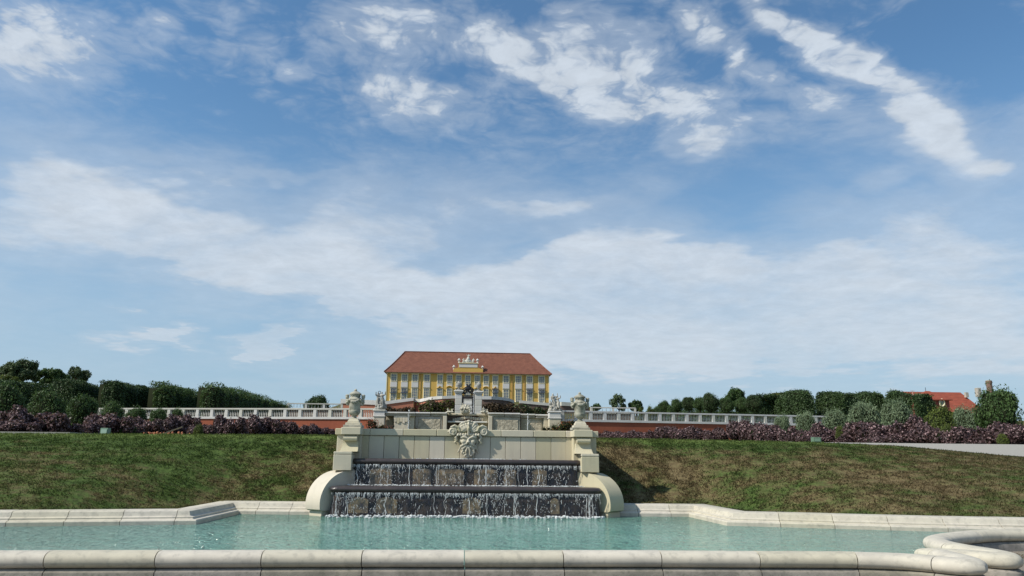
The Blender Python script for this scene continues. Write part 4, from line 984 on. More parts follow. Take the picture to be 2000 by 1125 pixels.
mb.build('ridge_tiles', ROOF, roof)
MB().box(XL-o_-.1, XR+o_+.1, YCs-o_-.15, YCs-o_+.1, ZE-.42, ZE-.24).build('gutter', mat('copper_brown_gutter', (.14,.06,.04), .5)[0], Cs)
for xd, yd in ((827, 716.5), (995, 718.5)):
    a = P(xd, yd, YCs+2.6); mb = MB(); mb.prism([(a.x-.75, a.y, a.z-.5), (a.x+.75, a.y, a.z-.5), (a.x+.7, a.y, a.z+.15), (a.x, a.y, a.z+.55), (a.x-.7, a.y, a.z+.15)], (0, 2.4, .3)); d = mb.build('dormer', ROOF, roof)
    MB().box(a.x-.55, a.x+.55, a.y-.06, a.y-.01, a.z-.4, a.z+.1).build('dormer_opening', IRON, roof)
cols_ = [250, 357, 462, 580, 712, 808, 898, 990, 1085, 1173, 1265, 1372, 1495, 1607, 1727]
y = YCs
for k, cz in enumerate(cols_):
    px = 720+cz/5.1128; slopey = lambda zy: 660+zy/5.1128+ (px-913)*0.0
    xc = P(px, 750, YCs).x; mid = 4 <= k <= 10
    dyr = 0.0
    def zz(zy): return P(913, 660+zy/5.1128, YCs).z
    # rows read at the middle of the facade
    W2 = 34*s/5.1128*(.92 if mid else 1.05)
    top, bot = zz(358), ZB+.02
    sf = MB().box(xc-W2, xc+W2, y-.10, y, bot, top, bev=0).build('bay_surround', CREAM, Cs)
    MB().box(xc-W2-.1, xc+W2+.1, y-.22, y-.101, top-.28, top-.02).build('bay_hood', CREAM, Cs)
    g0 = 24*s/5.1128*(.95 if mid else 1.0)
    def window(z0, z1, nx_, nz_, arch=False):
        w = MB(); fw = .13
        w.box(xc-g0-fw, xc-g0, y-.20, y-.102, z0-fw, z1+fw); w.box(xc+g0, xc+g0+fw, y-.20, y-.102, z0-fw, z1+fw); w.box(xc-g0, xc+g0, y-.20, y-.102, z1, z1+fw); w.box(xc-g0, xc+g0, y-.22, y-.102, z0-fw, z0)
        for i in range(1, nx_): q = xc-g0+2*g0*i/nx_; w.box(q-.045, q+.045, y-.17, y-.135, z0, z1)
        for i in range(1, nz_): q = z0+(z1-z0)*i/nz_; w.box(xc-g0, xc+g0, y-.168, y-.137, q-.04, q+.04)
        wo = w.build('window', CREAM, Cs); MB().box(xc-g0, xc+g0, y-.13, y-.105, z0, z1).build('pane', GLASS, wo); return wo
    if mid:
        window(zz(455), zz(378), 3, 4); MB().box(xc-g0*1.15, xc+g0*1.15, y-.15, y-.102, zz(492), zz(466)).build('panel', PANEL, Cs)
        lt, lb = zz(512), ZB+1.2; wo = window(lb, lt, 3, 5)
        mb = MB(); arc = [(xc+(g0+.32)*math.cos(R_(180*i/10)), y-.30, lt+.18+.75*math.sin(R_(180*i/10))) for i in range(11)]
        if k % 2 == 0: arc = [(xc-g0-.35, y-.3, lt+.15), (xc-g0*.6, y-.3, lt+.35), (xc, y-.3, lt+.98), (xc+g0*.6, y-.3, lt+.35), (xc+g0+.35, y-.3, lt+.15)]
        mb.tube(arc, .16, 6); mb.prism([(a, b-.0+.14, c) for a, b, c in arc], (0, .05, 0)); mb.build('window_hood', YEL, Cs)
    else:
        window(zz(442), zz(376), 3, 3); MB().box(xc-g0*1.35, xc+g0*1.35, y-.15, y-.102, zz(498), zz(450)).build('panel', PANEL, Cs)
        MB().box(xc-g0*1.45, xc+g0*1.45, y-.3, y-.102, zz(507), zz(502)).build('lintel', GREYST, Cs)
        window(ZB+.9, zz(514), 3, 5)
        for q in (-1, 1): MB().lathe([(.22,0),(.3,.2),(.12,.5),(.2,.7)], (xc+q*W2*.75, y-.35, ZB+1.1), 8).build('plinth_ornament', CREAM, Cs)
    if k in (0, 1, 10, 13, 14):
        mb = MB(); z0 = P(px, 763.5, YCs).z-.55; w = g0*1.35
        for i in range(9): q = xc-w+2*w*i/8; mb.box(q-.04, q+.04, y-.62, y-.55, z0, z0+1.25)
        mb.box(xc-w-.05, xc+w+.05, y-.66, y-.5, z0+1.25, z0+1.36); mb.box(xc-w-.05, xc+w+.05, y-.66, y-.102, z0-.14, z0); mb.build('balcony_railing', RAILING, Cs)
for xp in (820.5, 999.8, 1024):
    xq = P(xp, 750, YCs).x; MB().box(xq-.07, xq+.07, y-.25, y-.11, ZB, ZE-.62).build('downpipe', mat('downpipe_paint', (.42,.24,.10), .6)[0], Cs)
# attic over the centre
def zz(zy): return P(913, 660+zy/5.1128, YCs).z
def xx(zx): return P(720+zx/5.1128, 715, YCs).x
MB().box(xx(848), xx(1143), y-.5, y+1.2, ZE-.2, zz(312), bev=.05).build('attic_base', YEL, Cs)
MB().prism([(xx(848), y-.4, zz(310)), (xx(895), y-.4, zz(300)), (xx(900), y-.4, zz(255)), (xx(1090), y-.4, zz(255)), (xx(1097), y-.4, zz(300)), (xx(1143), y-.4, zz(310))][::-1], (0, 1.2, 0)).build('attic_body', YEL, Cs)
MB().box(xx(903), xx(1087), y-.52, y-.402, zz(295), zz(262)).build('attic_panel', PANEL, Cs)
MB().box(xx(893), xx(1097), y-.7, y+1, zz(256), zz(249)).build('attic_cornice', CREAM, Cs)
for q, zb_ in ((852, 318), (902, 249), (1086, 249), (1137, 318)):
    MB().lathe([(.3,0),(.36,.15),(.15,.4),(.5,.8),(.55,1.0),(.3,1.2),(.1,1.5)], (xx(q), y, zz(zb_)), 10).build('attic_vase', FARST, Cs)
cas = MB(); figure(cas, (-1.6, 0, 0), 2.0, 5, True, .4); figure(cas, (1.7, 0, 0), 2.0, 6, True, -.4); figure(cas, (.1, 0, .5), 2.4, 9, False)
cas.ball((0, 0, .5), (1.2, .6, .8), 10, 7); cas.ball((0, -.2, 1.2), (.6, .4, .8), 10, 7)
o = remesh(cas, 'attic_figures', FARST, .06, Cs, smooth_it=1); o.matrix_parent_inverse = wmat(Cs).inverted(); o.location = (xx(993), y, zz(249))
# small conical shrub and door area right of the curved terrace
# ------------------------------------------------------------------ building behind the right-hand shrubs
YH = 150.0
Hs = empty('red_roofed_house', (P(1850, 800, YH).x, YH, 8), 'orange-red roofed house with two oval windows behind the shrubs', 'house')
HW = mat('red_house_wall', (.27,.075,.055), .9, .5, .4, (.20,.06,.045))[0]
x0, x1 = P(1793, 785, YH).x, P(1854, 785, YH).x; ze = P(1824, 780, YH).z; zr = P(1808, 763.5, YH+3).z
MB().box(x0, x1, YH, YH+6.5, 7, ze).build('wing_wall', HW, Hs); MB().box(x0-.05, x0+.45, YH-.05, YH+.4, 7, ze-.02).build('corner_strip', CREAM, Hs)
ap = P(1808, 763.5, YH+3.2); ap2 = P(1815, 764, YH+3.2)
MB().add([(x0-.5, YH-.5, ze-.03), (x1+.5, YH-.5, ze-.03), (x1+.5, YH+7, ze-.03), (x0-.5, YH+7, ze-.03), (ap.x, ap.y, zr), (ap2.x, ap2.y, zr), (x0-.5, YH-.5, ze-.2), (x1+.5, YH-.5, ze-.2), (x1+.5, YH+7, ze-.2), (x0-.5, YH+7, ze-.2)],
    [(0,1,5,4),(1,2,5),(2,3,4,5),(3,0,4),(6,7,1,0),(7,8,2,1),(8,9,3,2),(9,6,0,3),(9,8,7,6)]).build('wing_roof', ROOF2, Hs)
for pxw in (1811.3, 1838.8):
    c = P(pxw, 786.7, YH); mb = MB(); n = 16
    o_r = [(c.x+.52*math.cos(2*math.pi*k/n), YH-.18, c.z+.72*math.sin(2*math.pi*k/n)) for k in range(n)]; mb.tube(o_r+[o_r[0]], .16, 6)
    wo = mb.build('oval_window', CREAM, Hs); mb = MB(); mb.prism([(c.x+.45*math.cos(2*math.pi*k/n), YH-.08, c.z+.65*math.sin(2*math.pi*k/n)) for k in range(n)][::-1], (0, .07, 0)); mb.build('pane', GLASS, wo)
    MB().box(c.x-.05, c.x+.05, YH-.15, YH-.09, c.z-.6, c.z+.6).build('glazing_bar', CREAM, wo)
mx0, mx1 = P(1824, 785, YH+4).x, P(1926, 785, YH+4).x; mzr = P(1865, 766.3, YH+12).z; mze = P(1865, 806, YH+4).z
MB().add([(mx0-9, YH+4, mze), (mx1, YH+4, mze), (mx1, YH+12, mzr), (mx0-2, YH+12, mzr), (mx0-9, YH+20, mze), (mx1, YH+20, mze)], [(0,1,2,3),(4,3,2,5),(1,5,2),(0,3,4)]).build('main_roof', ROOF2, Hs)
MB().box(mx0+5, mx1-.4, YH+4.6, YH+19, 6, mze).build('main_wall', HW, Hs)
c = P(1910, 762, YH+10); MB().box(c.x-.45, c.x+.45, YH+9.5, YH+10.5, c.z-1.5, c.z+.5, bev=.05).build('chimney', GREYB, Hs)
c = P(1908.5, 765, YH+6); MB().box(c.x-.55, c.x+.1, YH+9, YH+9.6, c.z-1, c.z+.1).build('chimney_flashing', GREYB, Hs)
a = P(1808, 763, YH+3.2); MB().tube([(a.x, a.y, a.z-.1), (a.x, a.y, a.z+.7)], .05, 5).build('finial', IRON, Hs)
c = P(1888.5, 789, YH+4.5)
ch = empty('round_chimney', (P(1931, 760, 165).x, 165, 8), 'round brown brick chimney tower rising behind the large shrub at right', 'chimney')
c = P(1931, 744.5, 165); BR = mat('brown_brick', (.20,.13,.10), .9, .6, 3, (.12,.08,.065), (8, .5, .05))[0]
MB().lathe([(.72,8-c.z),(.62,-.5),(.70,-.45),(.70,0)], (c.x, 165, c.z), 16).build('shaft', BR, ch); MB().lathe([(.58,0),(.62,.12),(.5,.2)], (c.x, 165, c.z), 16).build('chimney_pot', GREYB, ch)
c = P(1784, 766, 160); mb = MB(); mb.box(c.x-.3, c.x+.3, 160, 160.6, 8, c.z-.5); mb.tube([(c.x-.5, 160.3, c.z+.3), (c.x+.5, 160.3, c.z+.3)], .05, 5); mb.tube([(c.x, 160.3, c.z-.5), (c.x, 160.3, c.z+.45)], .05, 5); tag(mb.build('small_chimney', GREYB), 'small grey chimney with an aerial left of the hipped red roof', 'chimney')

# ------------------------------------------------------------------ vegetation
CORE = mat('foliage_shade_core', (.016,.020,.010), .95, spec=.05)[0]  # near-black core puts the shade inside hedges, bushes and crowns into colour
def leaf_cloud(name, P_, N_, size, mats, seed, aspect=.6, midx=None, up=0.0, jit=.9, parent=None, core=None):
    rs = np.random.RandomState(seed); n = len(P_); P_ = np.array(P_, float); N_ = np.array(N_, float)
    nrm = N_+rs.randn(n, 3)*jit; nrm /= np.linalg.norm(nrm, axis=1)[:, None]+1e-9
    t = rs.randn(n, 3)+np.array([0, 0, up]); t -= nrm*(t*nrm).sum(1)[:, None]; t /= np.linalg.norm(t, axis=1)[:, None]+1e-9
    b = np.cross(nrm, t); sz = (size*(.6+.8*rs.rand(n)))[:, None]
    v = np.stack([P_-t*sz*.5, P_+b*sz*aspect*.5, P_+t*sz*.5, P_-b*sz*aspect*.5], 1).reshape(-1, 3)
    idx = np.arange(4*n, dtype='i'); cv, cf = (np.zeros((0, 3)), [])
    me = bpy.data.meshes.new(name)
    if core is not None: cv = np.array(core.v); cf = core.f
    nl = sum(len(f) for f in cf); me.vertices.add(4*n+len(cv)); me.vertices.foreach_set('co', np.concatenate([v, cv]).ravel().astype('f'))
    li = np.concatenate([idx, np.array([i+4*n for f in cf for i in f], 'i')]) if len(cf) else idx
    ls = list(range(0, 4*n, 4)); q = 4*n
    for f in cf: ls.append(q); q += len(f)
    me.loops.add(len(li)); me.loops.foreach_set('vertex_index', li); me.polygons.add(len(ls)); me.polygons.foreach_set('loop_start', np.array(ls, 'i'))
    for m in mats: me.materials.append(m)
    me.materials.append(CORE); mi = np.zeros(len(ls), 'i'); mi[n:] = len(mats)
    if midx is not None: mi[:n] = midx
    me.polygons.foreach_set('material_index', mi); me.update(calc_edges=True)
    return me
def lobes_points(lobes, n, rnd, shell=.82, squash=1.0, spiky=0.0):
    P_, N_ = [], []; tot = sum(r*r for *_, r in lobes); k = 0
    while len(P_) < n and k < n*6:
        k += 1; q = rnd.random()*tot; 
        for lx, ly, lz, r in lobes:
            q -= r*r
            if q <= 0: break
        d = Vector((rnd.gauss(0,1), rnd.gauss(0,1), rnd.gauss(0,1))).normalized(); f = r*(shell+(1.04-shell)*rnd.random()+(spiky*rnd.random()**4*max(0, d.z+.3)))
        p = Vector((lx, ly, lz))+Vector((d.x, d.y, d.z*squash))*f
        if p.z < 0: continue
        if any(((p.x-a)**2+(p.y-b)**2+((p.z-c)/squash)**2) < (rr*.72)**2 for a, b, c, rr in lobes if (a, b, c) != (lx, ly, lz)): continue
        P_.append(p); N_.append(d)
    return P_, N_
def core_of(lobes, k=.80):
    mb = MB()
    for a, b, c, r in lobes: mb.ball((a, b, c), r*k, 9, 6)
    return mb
def bush_mesh(name, seed, m, n=4200, size=.085, h=1.0, kind='round', extra=None, spiky=.25, jit=.9, aspect=.5, up=.8):
    """unit bush: radius about 1, standing on z=0, height 2h"""
    rnd = random.Random(seed)
    if kind == 'round':
        L = [(0, 0, .92*h, .86)]
        for k in range(14): a = rnd.uniform(0, 6.28); e = rnd.uniform(-.5, 1.2); q = .62; L.append((q*math.cos(a)*math.cos(e), q*math.sin(a)*math.cos(e), .92*h+q*math.sin(e), rnd.uniform(.26, .40)))
    else:
        L = []
        for k in range(16): L.append((rnd.uniform(-.85, .85), rnd.uniform(-.55, .55), rnd.uniform(.2, 1.25)*h*(1 if rnd.random() < .7 else 1.15), rnd.uniform(.26, .42)))
    Pp, Nn = lobes_points(L, n, rnd, .80, 1.0, spiky)
    rs = np.random.RandomState(seed); midx = None; mats = [m]
    if extra is not None:
        mats = [m, extra[0]]; midx = (rs.rand(len(Pp)) < extra[1]*np.array([1.0 if p.z > .5 else .5 for p in Pp])).astype('i')
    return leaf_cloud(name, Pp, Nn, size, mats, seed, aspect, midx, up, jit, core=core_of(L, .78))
BM = {
 'green': [bush_mesh('shrub', i, LG, 5200, .085, spiky=.30) for i in (1, 2, 3)],
 'silver': [bush_mesh('shrub', i, LS, 5200, .10, spiky=.35, aspect=.35, up=1.5) for i in (4, 5)],
 'purple': [bush_mesh('purple_shrub', i, LP, 5200, .115, .62, 'mass', (LP2, .28), .35, .8, .7, .2) for i in (6, 7, 8, 9)],
 'yellow': [bush_mesh('shrub', 10, LY, 4200, .09)],
 'loose': [bush_mesh('shrub', 12, LG, 3800, .12, 1.0, 'mass', None, .5)],
 'topiary': [bush_mesh('clipped_tree', i, LD, 4200, .075, spiky=.06) for i in (13, 14)],
}
def gz(x, y): return H(x, y)
def bush(kind, px, py, rpx, Y, label, v=0, cat='shrub', wx=1.0, group=None, hz=1.0, sink=.15, ztop=None, free=False):
    """px, py: centre of the top outline; the bush stands on the ground at depth Y"""
    r = rpx*sc(Y); c = P(px, py, Y); o = bpy.data.objects.new({'topiary': 'clipped_tree', 'purple': 'purple_shrub'}.get(kind, 'shrub'), BM[kind][v % len(BM[kind])]); col.objects.link(o)
    zg = gz(c.x, Y)-sink; top = c.z+r; zg = max(zg, top-2.15*r) if free else zg; hh = top-zg
    tall = {'purple': 1.36, 'green': 1.95, 'silver': 1.95, 'yellow': 1.9, 'loose': 1.75, 'topiary': 1.85}[kind]
    rr = random.Random(int(px*7+py)); o.location = (c.x, Y, zg); o.scale = (r*wx, r*wx, hh/tall*hz); o.rotation_euler = (0, 0, rr.uniform(-.4, .4) if kind == 'purple' else rr.uniform(0, 6.28))
    if free:
        root = empty('clipped_tree', (c.x, Y, gz(c.x, Y)-.1), label, cat, group); o.name = 'crown'; o.parent = root; o.matrix_parent_inverse = wmat(root).inverted()
        MB().tube([(c.x, Y, gz(c.x, Y)-.1), (c.x+.05, Y, zg+r*.6)], [.16, .10], 7).build('trunk', BARK, root); return root
    return tag(o, label, cat, group)
GL = 'rounded green shrubs left of the cascade'; GR = 'rounded shrubs right of the cascade'
# left round bushes
for i, (px, py, r, Y, lb) in enumerate([
  (12,780,36,40,'big round green shrub at the far left edge, foremost of the left row'),
  (92,795,37,43,'round green shrub, second from the left edge behind the purple bushes'),
  (160,801,33,47,'round green shrub with upright shoots, third from the left edge'),
  (218,806,25,55,'pale-topped round shrub, fourth from the left edge'),
  (265,817,24,60,'dark upright round shrub, fifth from the left edge'),
  (310,814,19,70,'small round shrub in front of the balustrade, sixth from the left edge'),
  (347,812,16,78,'smallest round shrub, just in front of the start of the left balustrade')]):
    bush('green', px, py, r, Y, lb, i, group=GL)
for i, (px, py, r, Y, k, lb) in enumerate([
  (1527,826,19,72,'silver','small silvery round shrub, nearest to the balustrade of the right row'),
  (1573,824,23,66,'silver','silvery round shrub, second from the balustrade in the right row'),
  (1628,822,27,60,'silver','silvery shrub partly hidden by purple foliage, third of the right row'),
  (1685,815,35,54,'silver','broad pale silvery round shrub, fourth of the right row'),
  (1752,810,35,50,'silver','silvery round shrub in front of the clipped hedge end, fifth of the right row'),
  (1836,822,32,48,'yellow','yellow-green round shrub below the two oval windows'),
  (1888,818,30,50,'silver','silvery shrub at the foot of the large green shrub'),
  (1948,796,47,42,'green','largest round green shrub at the right edge, below the round chimney'),
  (1775,822,18,56,'silver','small pale shrub between two silvery round shrubs at right')]):
    bush(k, px, py, r, Y, lb, i, group=GR)
# purple-leaved shrubs: (px, top y, half width, Y)
PG = 'purple-leaved shrubs along the garden walls'
left_p = [(22,796,34,36),(78,800,38,37),(130,826,30,38),(172,826,28,40),(212,808,32,42),(250,826,26,45),(292,812,26,48),(330,812,24,52),(362,808,24,56),(393,826,22,52),
          (452,806,24,60),(486,812,26,64),(518,814,26,66),(548,818,24,68),(578,826,22,70),(606,830,20,72),(634,836,18,74),(30,824,32,34)]
right_p = [(1180,844,20,76),(1206,843,20,74),(1232,841,21,72),(1258,840,22,70),(1284,837,22,68),(1312,832,24,66),(1342,831,25,64),(1372,831,24,62),(1400,836,20,60),(1455,818,26,58),(1490,822,26,55),(1520,826,24,54),
          (1556,846,22,50),(1592,832,28,48),(1628,822,30,47),(1664,846,24,44),(1700,822,36,44),(1738,840,28,42),(1778,812,34,42),(1822,834,30,40),(1860,828,32,39),(1900,832,34,38),(1942,826,36,37),(1984,826,36,36),(2024,820,36,36),(1716,850,24,41),(1590,852,24,46)]
ORD = ['first','second','third','fourth','fifth','sixth','seventh','eighth','ninth','tenth','eleventh','twelfth','thirteenth','fourteenth','fifteenth','sixteenth','seventeenth','eighteenth','nineteenth','twentieth','twenty-first','twenty-second','twenty-third','twenty-fourth','twenty-fifth','twenty-sixth','twenty-seventh']
def addp(lst, side, edge):
    srt = sorted(lst)
    for i, (px, yt, hw, Y) in enumerate(srt):
        r = hw*sc(Y); r_px = hw
        bush('purple', px, yt+r_px, r_px*1.22, Y, f'purple-leaved shrub with pinkish tips, {ORD[i]} from the {edge} along the {side} bank', i, group=PG, wx=1.0)
addp(left_p, 'left', 'left edge'); 
addp([(p[0], p[1], p[2], p[3]) for p in right_p], 'right', 'cascade')
# small coloured plants in the purple rows
for px, py, r, Y, k, lb in [(438,838,10,60,'yellow','low yellow-green plant at the left end of the tall purple bush beside the red wall'),(250,848,14,42,'loose','low green plant under the purple bushes at left'),
   (1642,842,12,45,'yellow','yellow-orange young shrub between purple shrubs, below the pale silvery one'),(1848,842,15,39,'yellow','yellow-green young shrub between the purple shrubs near the path'),(1958,858,12,35.5,'yellow','yellow-green plant at the edge of the gravel path, far right'),
   (388,838,10,50,'yellow','low yellow-green plant beside the leaning stake')]: bush(k, px, py, r, Y, lb, 3)
# flowering plants behind the coping
def flowers(px, py, wpx, hpx, Y, label, m1, m2, seed, n=700):
    c = P(px, py, Y); w, h = wpx*sc(Y), hpx*sc(Y); rnd = random.Random(seed); base = H(c.x, Y)-.03; ht = c.z+h-base; L = [(rnd.uniform(-w, w), rnd.uniform(-.2, .2)*w, rnd.uniform(.15, .85)*ht, rnd.uniform(.2, .3)*ht) for _ in range(24)]; h = ht*.55
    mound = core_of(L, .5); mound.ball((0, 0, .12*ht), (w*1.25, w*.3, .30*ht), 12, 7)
    Pp, Nn = lobes_points(L, n, rnd, .3, 1.0, .5); rs = np.random.RandomState(seed); me = leaf_cloud('flowering_plant', Pp, Nn, .10*h, [LB, m1, m2], seed, .8, rs.choice([0,1,2], len(Pp), p=[.5,.33,.17]), core=mound)
    o = bpy.data.objects.new('flowering_plant', me); col.objects.link(o); o.location = (c.x, Y, base)
    tag(o, label, 'plant')
YF = 24.6
flowers(727, 838, 6, 18, YF, 'loose rose bush with pink blooms right behind the left urn', LR, LO, 1); flowers(741, 838, 8, 9, YF+.3, 'low rusty orange plant at the foot of the left pedestal', LO, LB, 2)
flowers(757, 838, 9, 6, YF+.1, 'low pink flowers left of the pale grotto pier', LR, LB, 3); flowers(815, 840, 6, 5, YF, 'tiny pink flowers on the coping left of the mask', LR, LO, 9, 200)
flowers(1072, 842, 10, 8, YF+.1, 'low yellow-orange plant left of the right pedestal', LY, LO, 4); flowers(1084, 842, 6, 12, YF+.3, 'dark green pointed plant in front of the right pedestal', LG, LB, 5)
flowers(1106, 842, 12, 21, YF, 'orange and yellow leaved bush right beside the right urn', LO, LY, 6)

# hedges
def hedge(pts, label, m=LD, size=.20, n=9000, seed=1, name='clipped_hedge', depth=3.0, zb=None, rough=.10, cat='hedge', mats=None, rb=.5):
    """pts: (px, py of the top, Y): a clipped hedge running through these points"""
    w = [P(*p) for p in pts]; rnd = random.Random(seed); Pp, Nn = [], []; mb = MB(); tot = sum((b-a).xy.length for a, b in zip(w, w[1:])); base = zb if zb is not None else min(gz(a.x, a.y) for a in w)
    for a, b in zip(w, w[1:]):
        L = (b-a).xy.length; t = Vector((b.x-a.x, b.y-a.y, 0)).normalized(); nn = Vector((t.y, -t.x, 0)); hm = max(a.z, b.z)-base
        k = int(n*L/tot)
        for i in range(k):
            u = rnd.random(); z = lerp(a.z, b.z, u); hh = z-base; p0 = Vector((lerp(a.x, b.x, u), lerp(a.y, b.y, u), 0)); q = rnd.random()
            wob = mno.noise(Vector((p0.x*.5, p0.y*.5, seed)))*rough*3
            if q < .34: d = -rnd.random(); p = p0+nn*d*depth; rr = rb; edge = min(1, -d*depth/rr, ) if -d*depth < rr else 1; zz_ = z-rr*(1-math.sqrt(max(0, 1-(1-edge)**2)))+wob; nr = Vector((0, 0, 1))+nn*(1-edge)
            else: v = rnd.random()**.8; zz_ = base+hh*v; p = p0; dz_ = z-zz_; e = min(1, dz_/rb); p = p0-nn*rb*(1-math.sqrt(max(0, 1-(1-e)**2)))+nn*wob; nr = nn+Vector((0, 0, .3+(1-e)))
            p = Vector((p.x, p.y, zz_))+Vector((rnd.gauss(0,1), rnd.gauss(0,1), rnd.gauss(0,1)))*rough*.6
            Pp.append(p); Nn.append(nr.normalized())
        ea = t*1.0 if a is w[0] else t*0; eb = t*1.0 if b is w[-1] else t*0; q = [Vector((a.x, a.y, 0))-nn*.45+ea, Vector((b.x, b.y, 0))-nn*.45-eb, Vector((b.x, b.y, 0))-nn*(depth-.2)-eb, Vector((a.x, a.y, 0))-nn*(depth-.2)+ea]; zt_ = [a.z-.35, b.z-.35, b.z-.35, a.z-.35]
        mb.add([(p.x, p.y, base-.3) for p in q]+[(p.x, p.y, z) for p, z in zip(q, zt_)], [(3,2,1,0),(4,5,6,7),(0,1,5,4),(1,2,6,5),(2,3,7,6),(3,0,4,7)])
    for e, o_s in ((w[0], -1), (w[-1], 1)):
        a, b = (w[0], w[1]) if o_s < 0 else (w[-1], w[-2]); t = Vector((a.x-b.x, a.y-b.y, 0)).normalized(); nn = Vector((t.y, -t.x, 0)); nn = nn if nn.y > 0 else -nn
        for i in range(int(n*depth/tot*2.0)):
            v = rnd.random(); zz_ = base+(a.z-base)*v; e_ = min(1, (a.z-zz_)/rb); p = Vector((a.x, a.y, 0))+nn*rnd.random()*depth-t*rb*(1-math.sqrt(max(0, 1-(1-e_)**2))); Pp.append(Vector((p.x, p.y, zz_))+Vector((rnd.gauss(0,1), rnd.gauss(0,1), rnd.gauss(0,1)))*rough*.6); Nn.append(t)
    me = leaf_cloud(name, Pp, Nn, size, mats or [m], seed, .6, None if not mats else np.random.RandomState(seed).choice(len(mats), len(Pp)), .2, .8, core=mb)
    return tag(link(name, me), label, cat)
LDG = LD
hedge([(38,748,96),(118,752,112)], 'low dark clipped hedge below the tall trees at the left edge', seed=21)
hedge([(-30,742,90),(40,746,96)], 'dark hedge block behind the foremost green shrub at left', seed=30)
hedge([(147,744,98),(172,746,101),(206,758,108)], 'dark clipped hedge block, left of the longest hedge', seed=22, n=9000, rb=1.2, rough=.18)
hedge([(203,750,98),(222,745.5,98),(242,746,99),(258,753,103),(305,757,112)], 'dark stepped clipped hedge with a raised rounded left end', seed=23, n=14000, rb=1.0, rough=.16)
hedge([(303,760,100),(318,753,100),(335,753,101),(350,758,104),(396,768,120)], 'clipped hedge with a bushy rounded front, middle of the left hedges', LG, seed=24, n=12000, rough=.22)
hedge([(395,762,98),(410,753,98),(432,752,99),(450,760,104),(480,765,115),(515,776,130),(545,784,142),(570,790,150)], 'long tapering bushy hedge running back towards the castle at left', LG, seed=25, n=17000, rough=.24)
hedge([(1512,772,104),(1528,764,101),(1548,762,99),(1570,762,98),(1588,769,98)], 'tall dark clipped hedge block right of the yellowing one', LDG, seed=26, n=11000, rb=1.5, rough=.22)
hedge([(1592,768,103),(1608,765,101),(1630,766,100),(1642,772,99)], 'clipped dark hedge block with rounded top, between two taller blocks', LDG, seed=27, n=8000, rb=1.5, rough=.22)
hedge([(1648,774,105),(1668,769,103),(1700,768,101),(1728,768,101)], 'long dark clipped hedge behind the silvery shrubs', LDG, seed=28, n=10000, rb=1.5, rough=.22)
hedge([(1728,769,99),(1745,766,98),(1778,766,97),(1792,773,96)], 'dark clipped hedge block ending left of the red-roofed house', LDG, seed=29, n=9000, rb=1.5, rough=.22)
hedge([(1494,774,106),(1510,768,104),(1526,768,103)], 'yellowing green hedge between the dark ball tree and the tall dark hedge', LY, seed=31, n=6000, mats=[LY, LG, LY, LO])
# espalier hedges in front of the upper terrace walls
hedge([(822,792,140),(836,788,138),(860,786,138),(886,787,138)], 'loose olive-brown espaliered hedge in front of the curved wall, left of the gate', LB, .35, 3500, 32, 'espalier_hedge', 1.2, 8, .35, mats=[LB, LY, LB], rb=.3)
hedge([(946,793,138),(975,793,138),(1003,796,140)], 'dark reddish-brown hedge against the curved wall, right of the gate', LB, .4, 2600, 33, 'espalier_hedge', 1.2, 8, .35, rb=.3)
hedge([(1003,796,143),(1040,799,143),(1074,800,143)], 'dark brown-green hedge below the right end of the castle', LB, .4, 3500, 34, 'espalier_hedge', 1.2, 8, .35, mats=[LB, LD], rb=.3)
hedge([(753,800,142),(808,799,142)], 'low dark hedge at the foot of the pink terrace wall', LB, .35, 2500, 35, 'espalier_hedge', 1.0, 8, .25, rb=.3)
# ball-clipped trees on the right terrace
for i, (px, py, r, Y, lb) in enumerate([(1297,795,14,118,'small far ball-clipped tree, first right of the loose trees'),(1322,792,15,114,'ball-clipped tree, second right of the loose trees'),(1345,790,16,108,'ball-clipped tree, third right of the loose trees'),
    (1366,789,15,104,'ball-clipped tree just left of the large dark ball tree'),(1388,787,22,98,'large dark ball-clipped tree in the middle of the right terrace'),(1472,789,20,98,'dark ball-clipped tree left of the yellowing hedge'),(1450,792,17,106,'smaller clipped tree behind the dark ball trees'),(1418,792,18,106,'pale green clipped tree right of the large dark ball tree')]):
    bush('topiary' if i in (4, 5, 2) else 'green', px, py, r, Y, lb, i, 'tree', group='clipped trees on the right terrace', free=True)
for i, (px, r) in enumerate([(1252,7),(1270,9),(1283,9),(1310,10)]): bush('yellow' if i < 2 else 'green', px, 803-r*.3, r, 112, ['low light-green shrub behind the right balustrade, under the dark round tree','light-green shrub behind the right balustrade, next to the ball-clipped trees','low green shrub left of the first ball-clipped tree','small green shrub between the first two ball-clipped trees'][i], i)
bush('yellow', 561, 795, 5, 120, 'tiny yellow-green shrub at the end of the tapering hedge', 0)

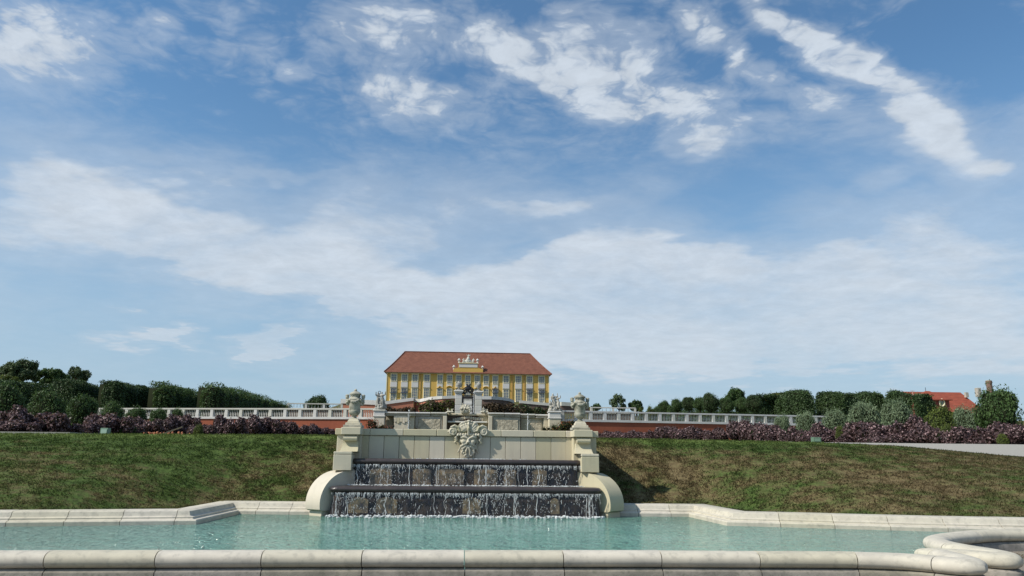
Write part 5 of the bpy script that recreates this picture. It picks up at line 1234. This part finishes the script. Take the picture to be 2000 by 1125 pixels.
hedge([(1262,800,125),(1300,799,122),(1400,799,118),(1512,800,112)], 'low green hedge closing the gaps under the ball-clipped trees', LG, seed=61, n=11000, rough=.3, rb=.8)
def tree(px, py, rx, ry, Y, label, m=LT, seed=1, n=7000, size=.32, density=9, sparse=False, zb=None, lr=(.28, .45)):
    c = P(px, py, Y); a, b = rx*sc(Y), ry*sc(Y); rnd = random.Random(seed); base = (zb if zb is not None else gz(c.x, Y)-.3)
    root = empty('tree', (c.x, Y, base), label, 'tree')
    L = []
    for k in range(int(density*2.2)):
        th = rnd.uniform(0, 6.28); u = rnd.uniform(-.75, 1); q = math.sqrt(1-u*u)*rnd.uniform(.45, .75); L.append((a*q*math.cos(th), a*q*math.sin(th)*.8, b*u*.72, min(a, b)*rnd.uniform(*lr)*.8))
    if not sparse: L.append((0, 0, 0, min(a, b)*.7))
    off = Vector((0, 0, 200)); L2 = [(x, y, z+200, r) for x, y, z, r in L]
    Pp, Nn = lobes_points(L2, n, rnd, .4 if sparse else .6, 1.0, .5); Pp = [p-off+Vector((c.x, Y, c.z)) for p in Pp]
    core = None
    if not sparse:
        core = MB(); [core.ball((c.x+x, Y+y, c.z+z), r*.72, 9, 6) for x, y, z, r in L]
    link('crown', leaf_cloud('crown', Pp, Nn, size, [m], seed, .6, core=core), root)
    mb = MB(); tr = max(.12, a*.05); mb.tube([(c.x, Y, base), (c.x+.1, Y, lerp(base, c.z, .5)), (c.x, Y, c.z-b*.2)], [tr*1.3, tr, tr*.7], 8)
    for x, y, z, r in L[:8]: mb.tube([(c.x, Y, c.z-b*.6), (c.x+x*.5, Y+y*.5, c.z+z*.3-b*.25), (c.x+x, Y+y, c.z+z)], [tr*.6, tr*.35, tr*.12], 5)
    mb.build('trunk', BARK, root)
tree(42, 727, 44, 25, 140, 'tall dark round-crowned tree at the far left edge, highest of the left trees', seed=41, n=9000, density=22, lr=(.25, .42))
tree(147, 735, 33, 20, 150, 'spreading loose-crowned tree behind the left hedges, right of the tallest one', LT, 42, 4200, .34, 16, True, lr=(.25, .4))
tree(100, 738, 42, 18, 146, 'broad mid-green tree between the two tall left trees', LG, 43, 7000, .34, 14)
tree(10, 748, 34, 16, 120, 'yellow-green tree crown low at the left edge', LY, 44, 6000, .25, 12)
tree(128, 752, 20, 10, 125, 'light green small tree above the dark hedges at left', LY, 45, 4500, .25, 10)
tree(620, 793, 27, 15, 165, 'dark dome-shaped tree behind the small distant balustrade at left', LD, 46, 9000, .30, 12, lr=(.6, .9))
tree(1208, 789, 20, 20, 150, 'sparse open-crowned tree behind the right balustrade', LT, 47, 2200, .30, 14, True, lr=(.22, .36))
tree(1243, 794, 18, 13, 150, 'dense low dark tree right of the sparse one', LD, 48, 4500, .30, 10)
tree(1166, 796, 12, 9, 155, 'small green tree behind the right urn', LG, 49, 2200, .25, 8)
tree(1436, 780, 26, 21, 120, 'light green fine-leaved tree rising behind the ball-clipped trees', LG, 50, 6500, .25, 14, lr=(.3, .45))
tree(1345, 783, 8, 7, 130, 'small pale tree top behind the ball-clipped trees', LS, 51, 1500, .25, 8)
# ------------------------------------------------------------------ small things
c = PZ(202, 849, 2.1); c = P(202, 850, 25.2)
sg = empty('utility_box', (c.x, 25.2, c.z), 'small pale green box standing on the crest of the left grass bank', 'box')
w = 7*sc(25.2); MB().box(c.x-w, c.x+w, 25.2, 25.42, c.z-.1, c.z+.23, bev=.01).build('housing', SIGNM, sg); MB().box(c.x-w*.75, c.x+w*.75, 25.19, 25.199, c.z+.02, c.z+.19).build('door', mat('pale_green_door', (.36,.5,.40), .6)[0], sg)
c = P(1597, 862, 25.2); w = 8*sc(25.2); sg = empty('utility_box', (c.x, 25.2, c.z), 'small green box on the crest of the right grass bank', 'box')
MB().box(c.x-w, c.x+w, 25.2, 25.42, c.z-.1, c.z+.14, bev=.01).build('housing', mat('green_box_paint', (.10,.17,.11), .6)[0], sg); MB().box(c.x-w*.7, c.x+w*.7, 25.19, 25.199, c.z, c.z+.1).build('door', SIGNM, sg)
a, b = P(308, 851, 25.5), P(356, 834, 25.9)
tag(MB().prism([a+Vector((0,-.03,-.02)), a+Vector((0,.03,-.02)), a+Vector((0,.03,.02)), a+Vector((0,-.03,.02))], b-a).build('leaning_stake', WOOD), 'pale wooden stake leaning among the purple shrubs on the left bank', 'stake')
c = P(322, 850, 26.2); mb = MB(); rnd = random.Random(8)
for k in range(60): mb.ball((c.x+rnd.gauss(0, .35), 26.2+rnd.gauss(0, .1), c.z-.05+rnd.random()*.14), rnd.uniform(.02, .05), 5, 3)
tag(mb.build('clay_shards', mat('terracotta', (.42,.17,.09), .9)[0]), 'small heap of reddish clay pieces beside the leaning stake', 'rubble')['kind'] = 'stuff'
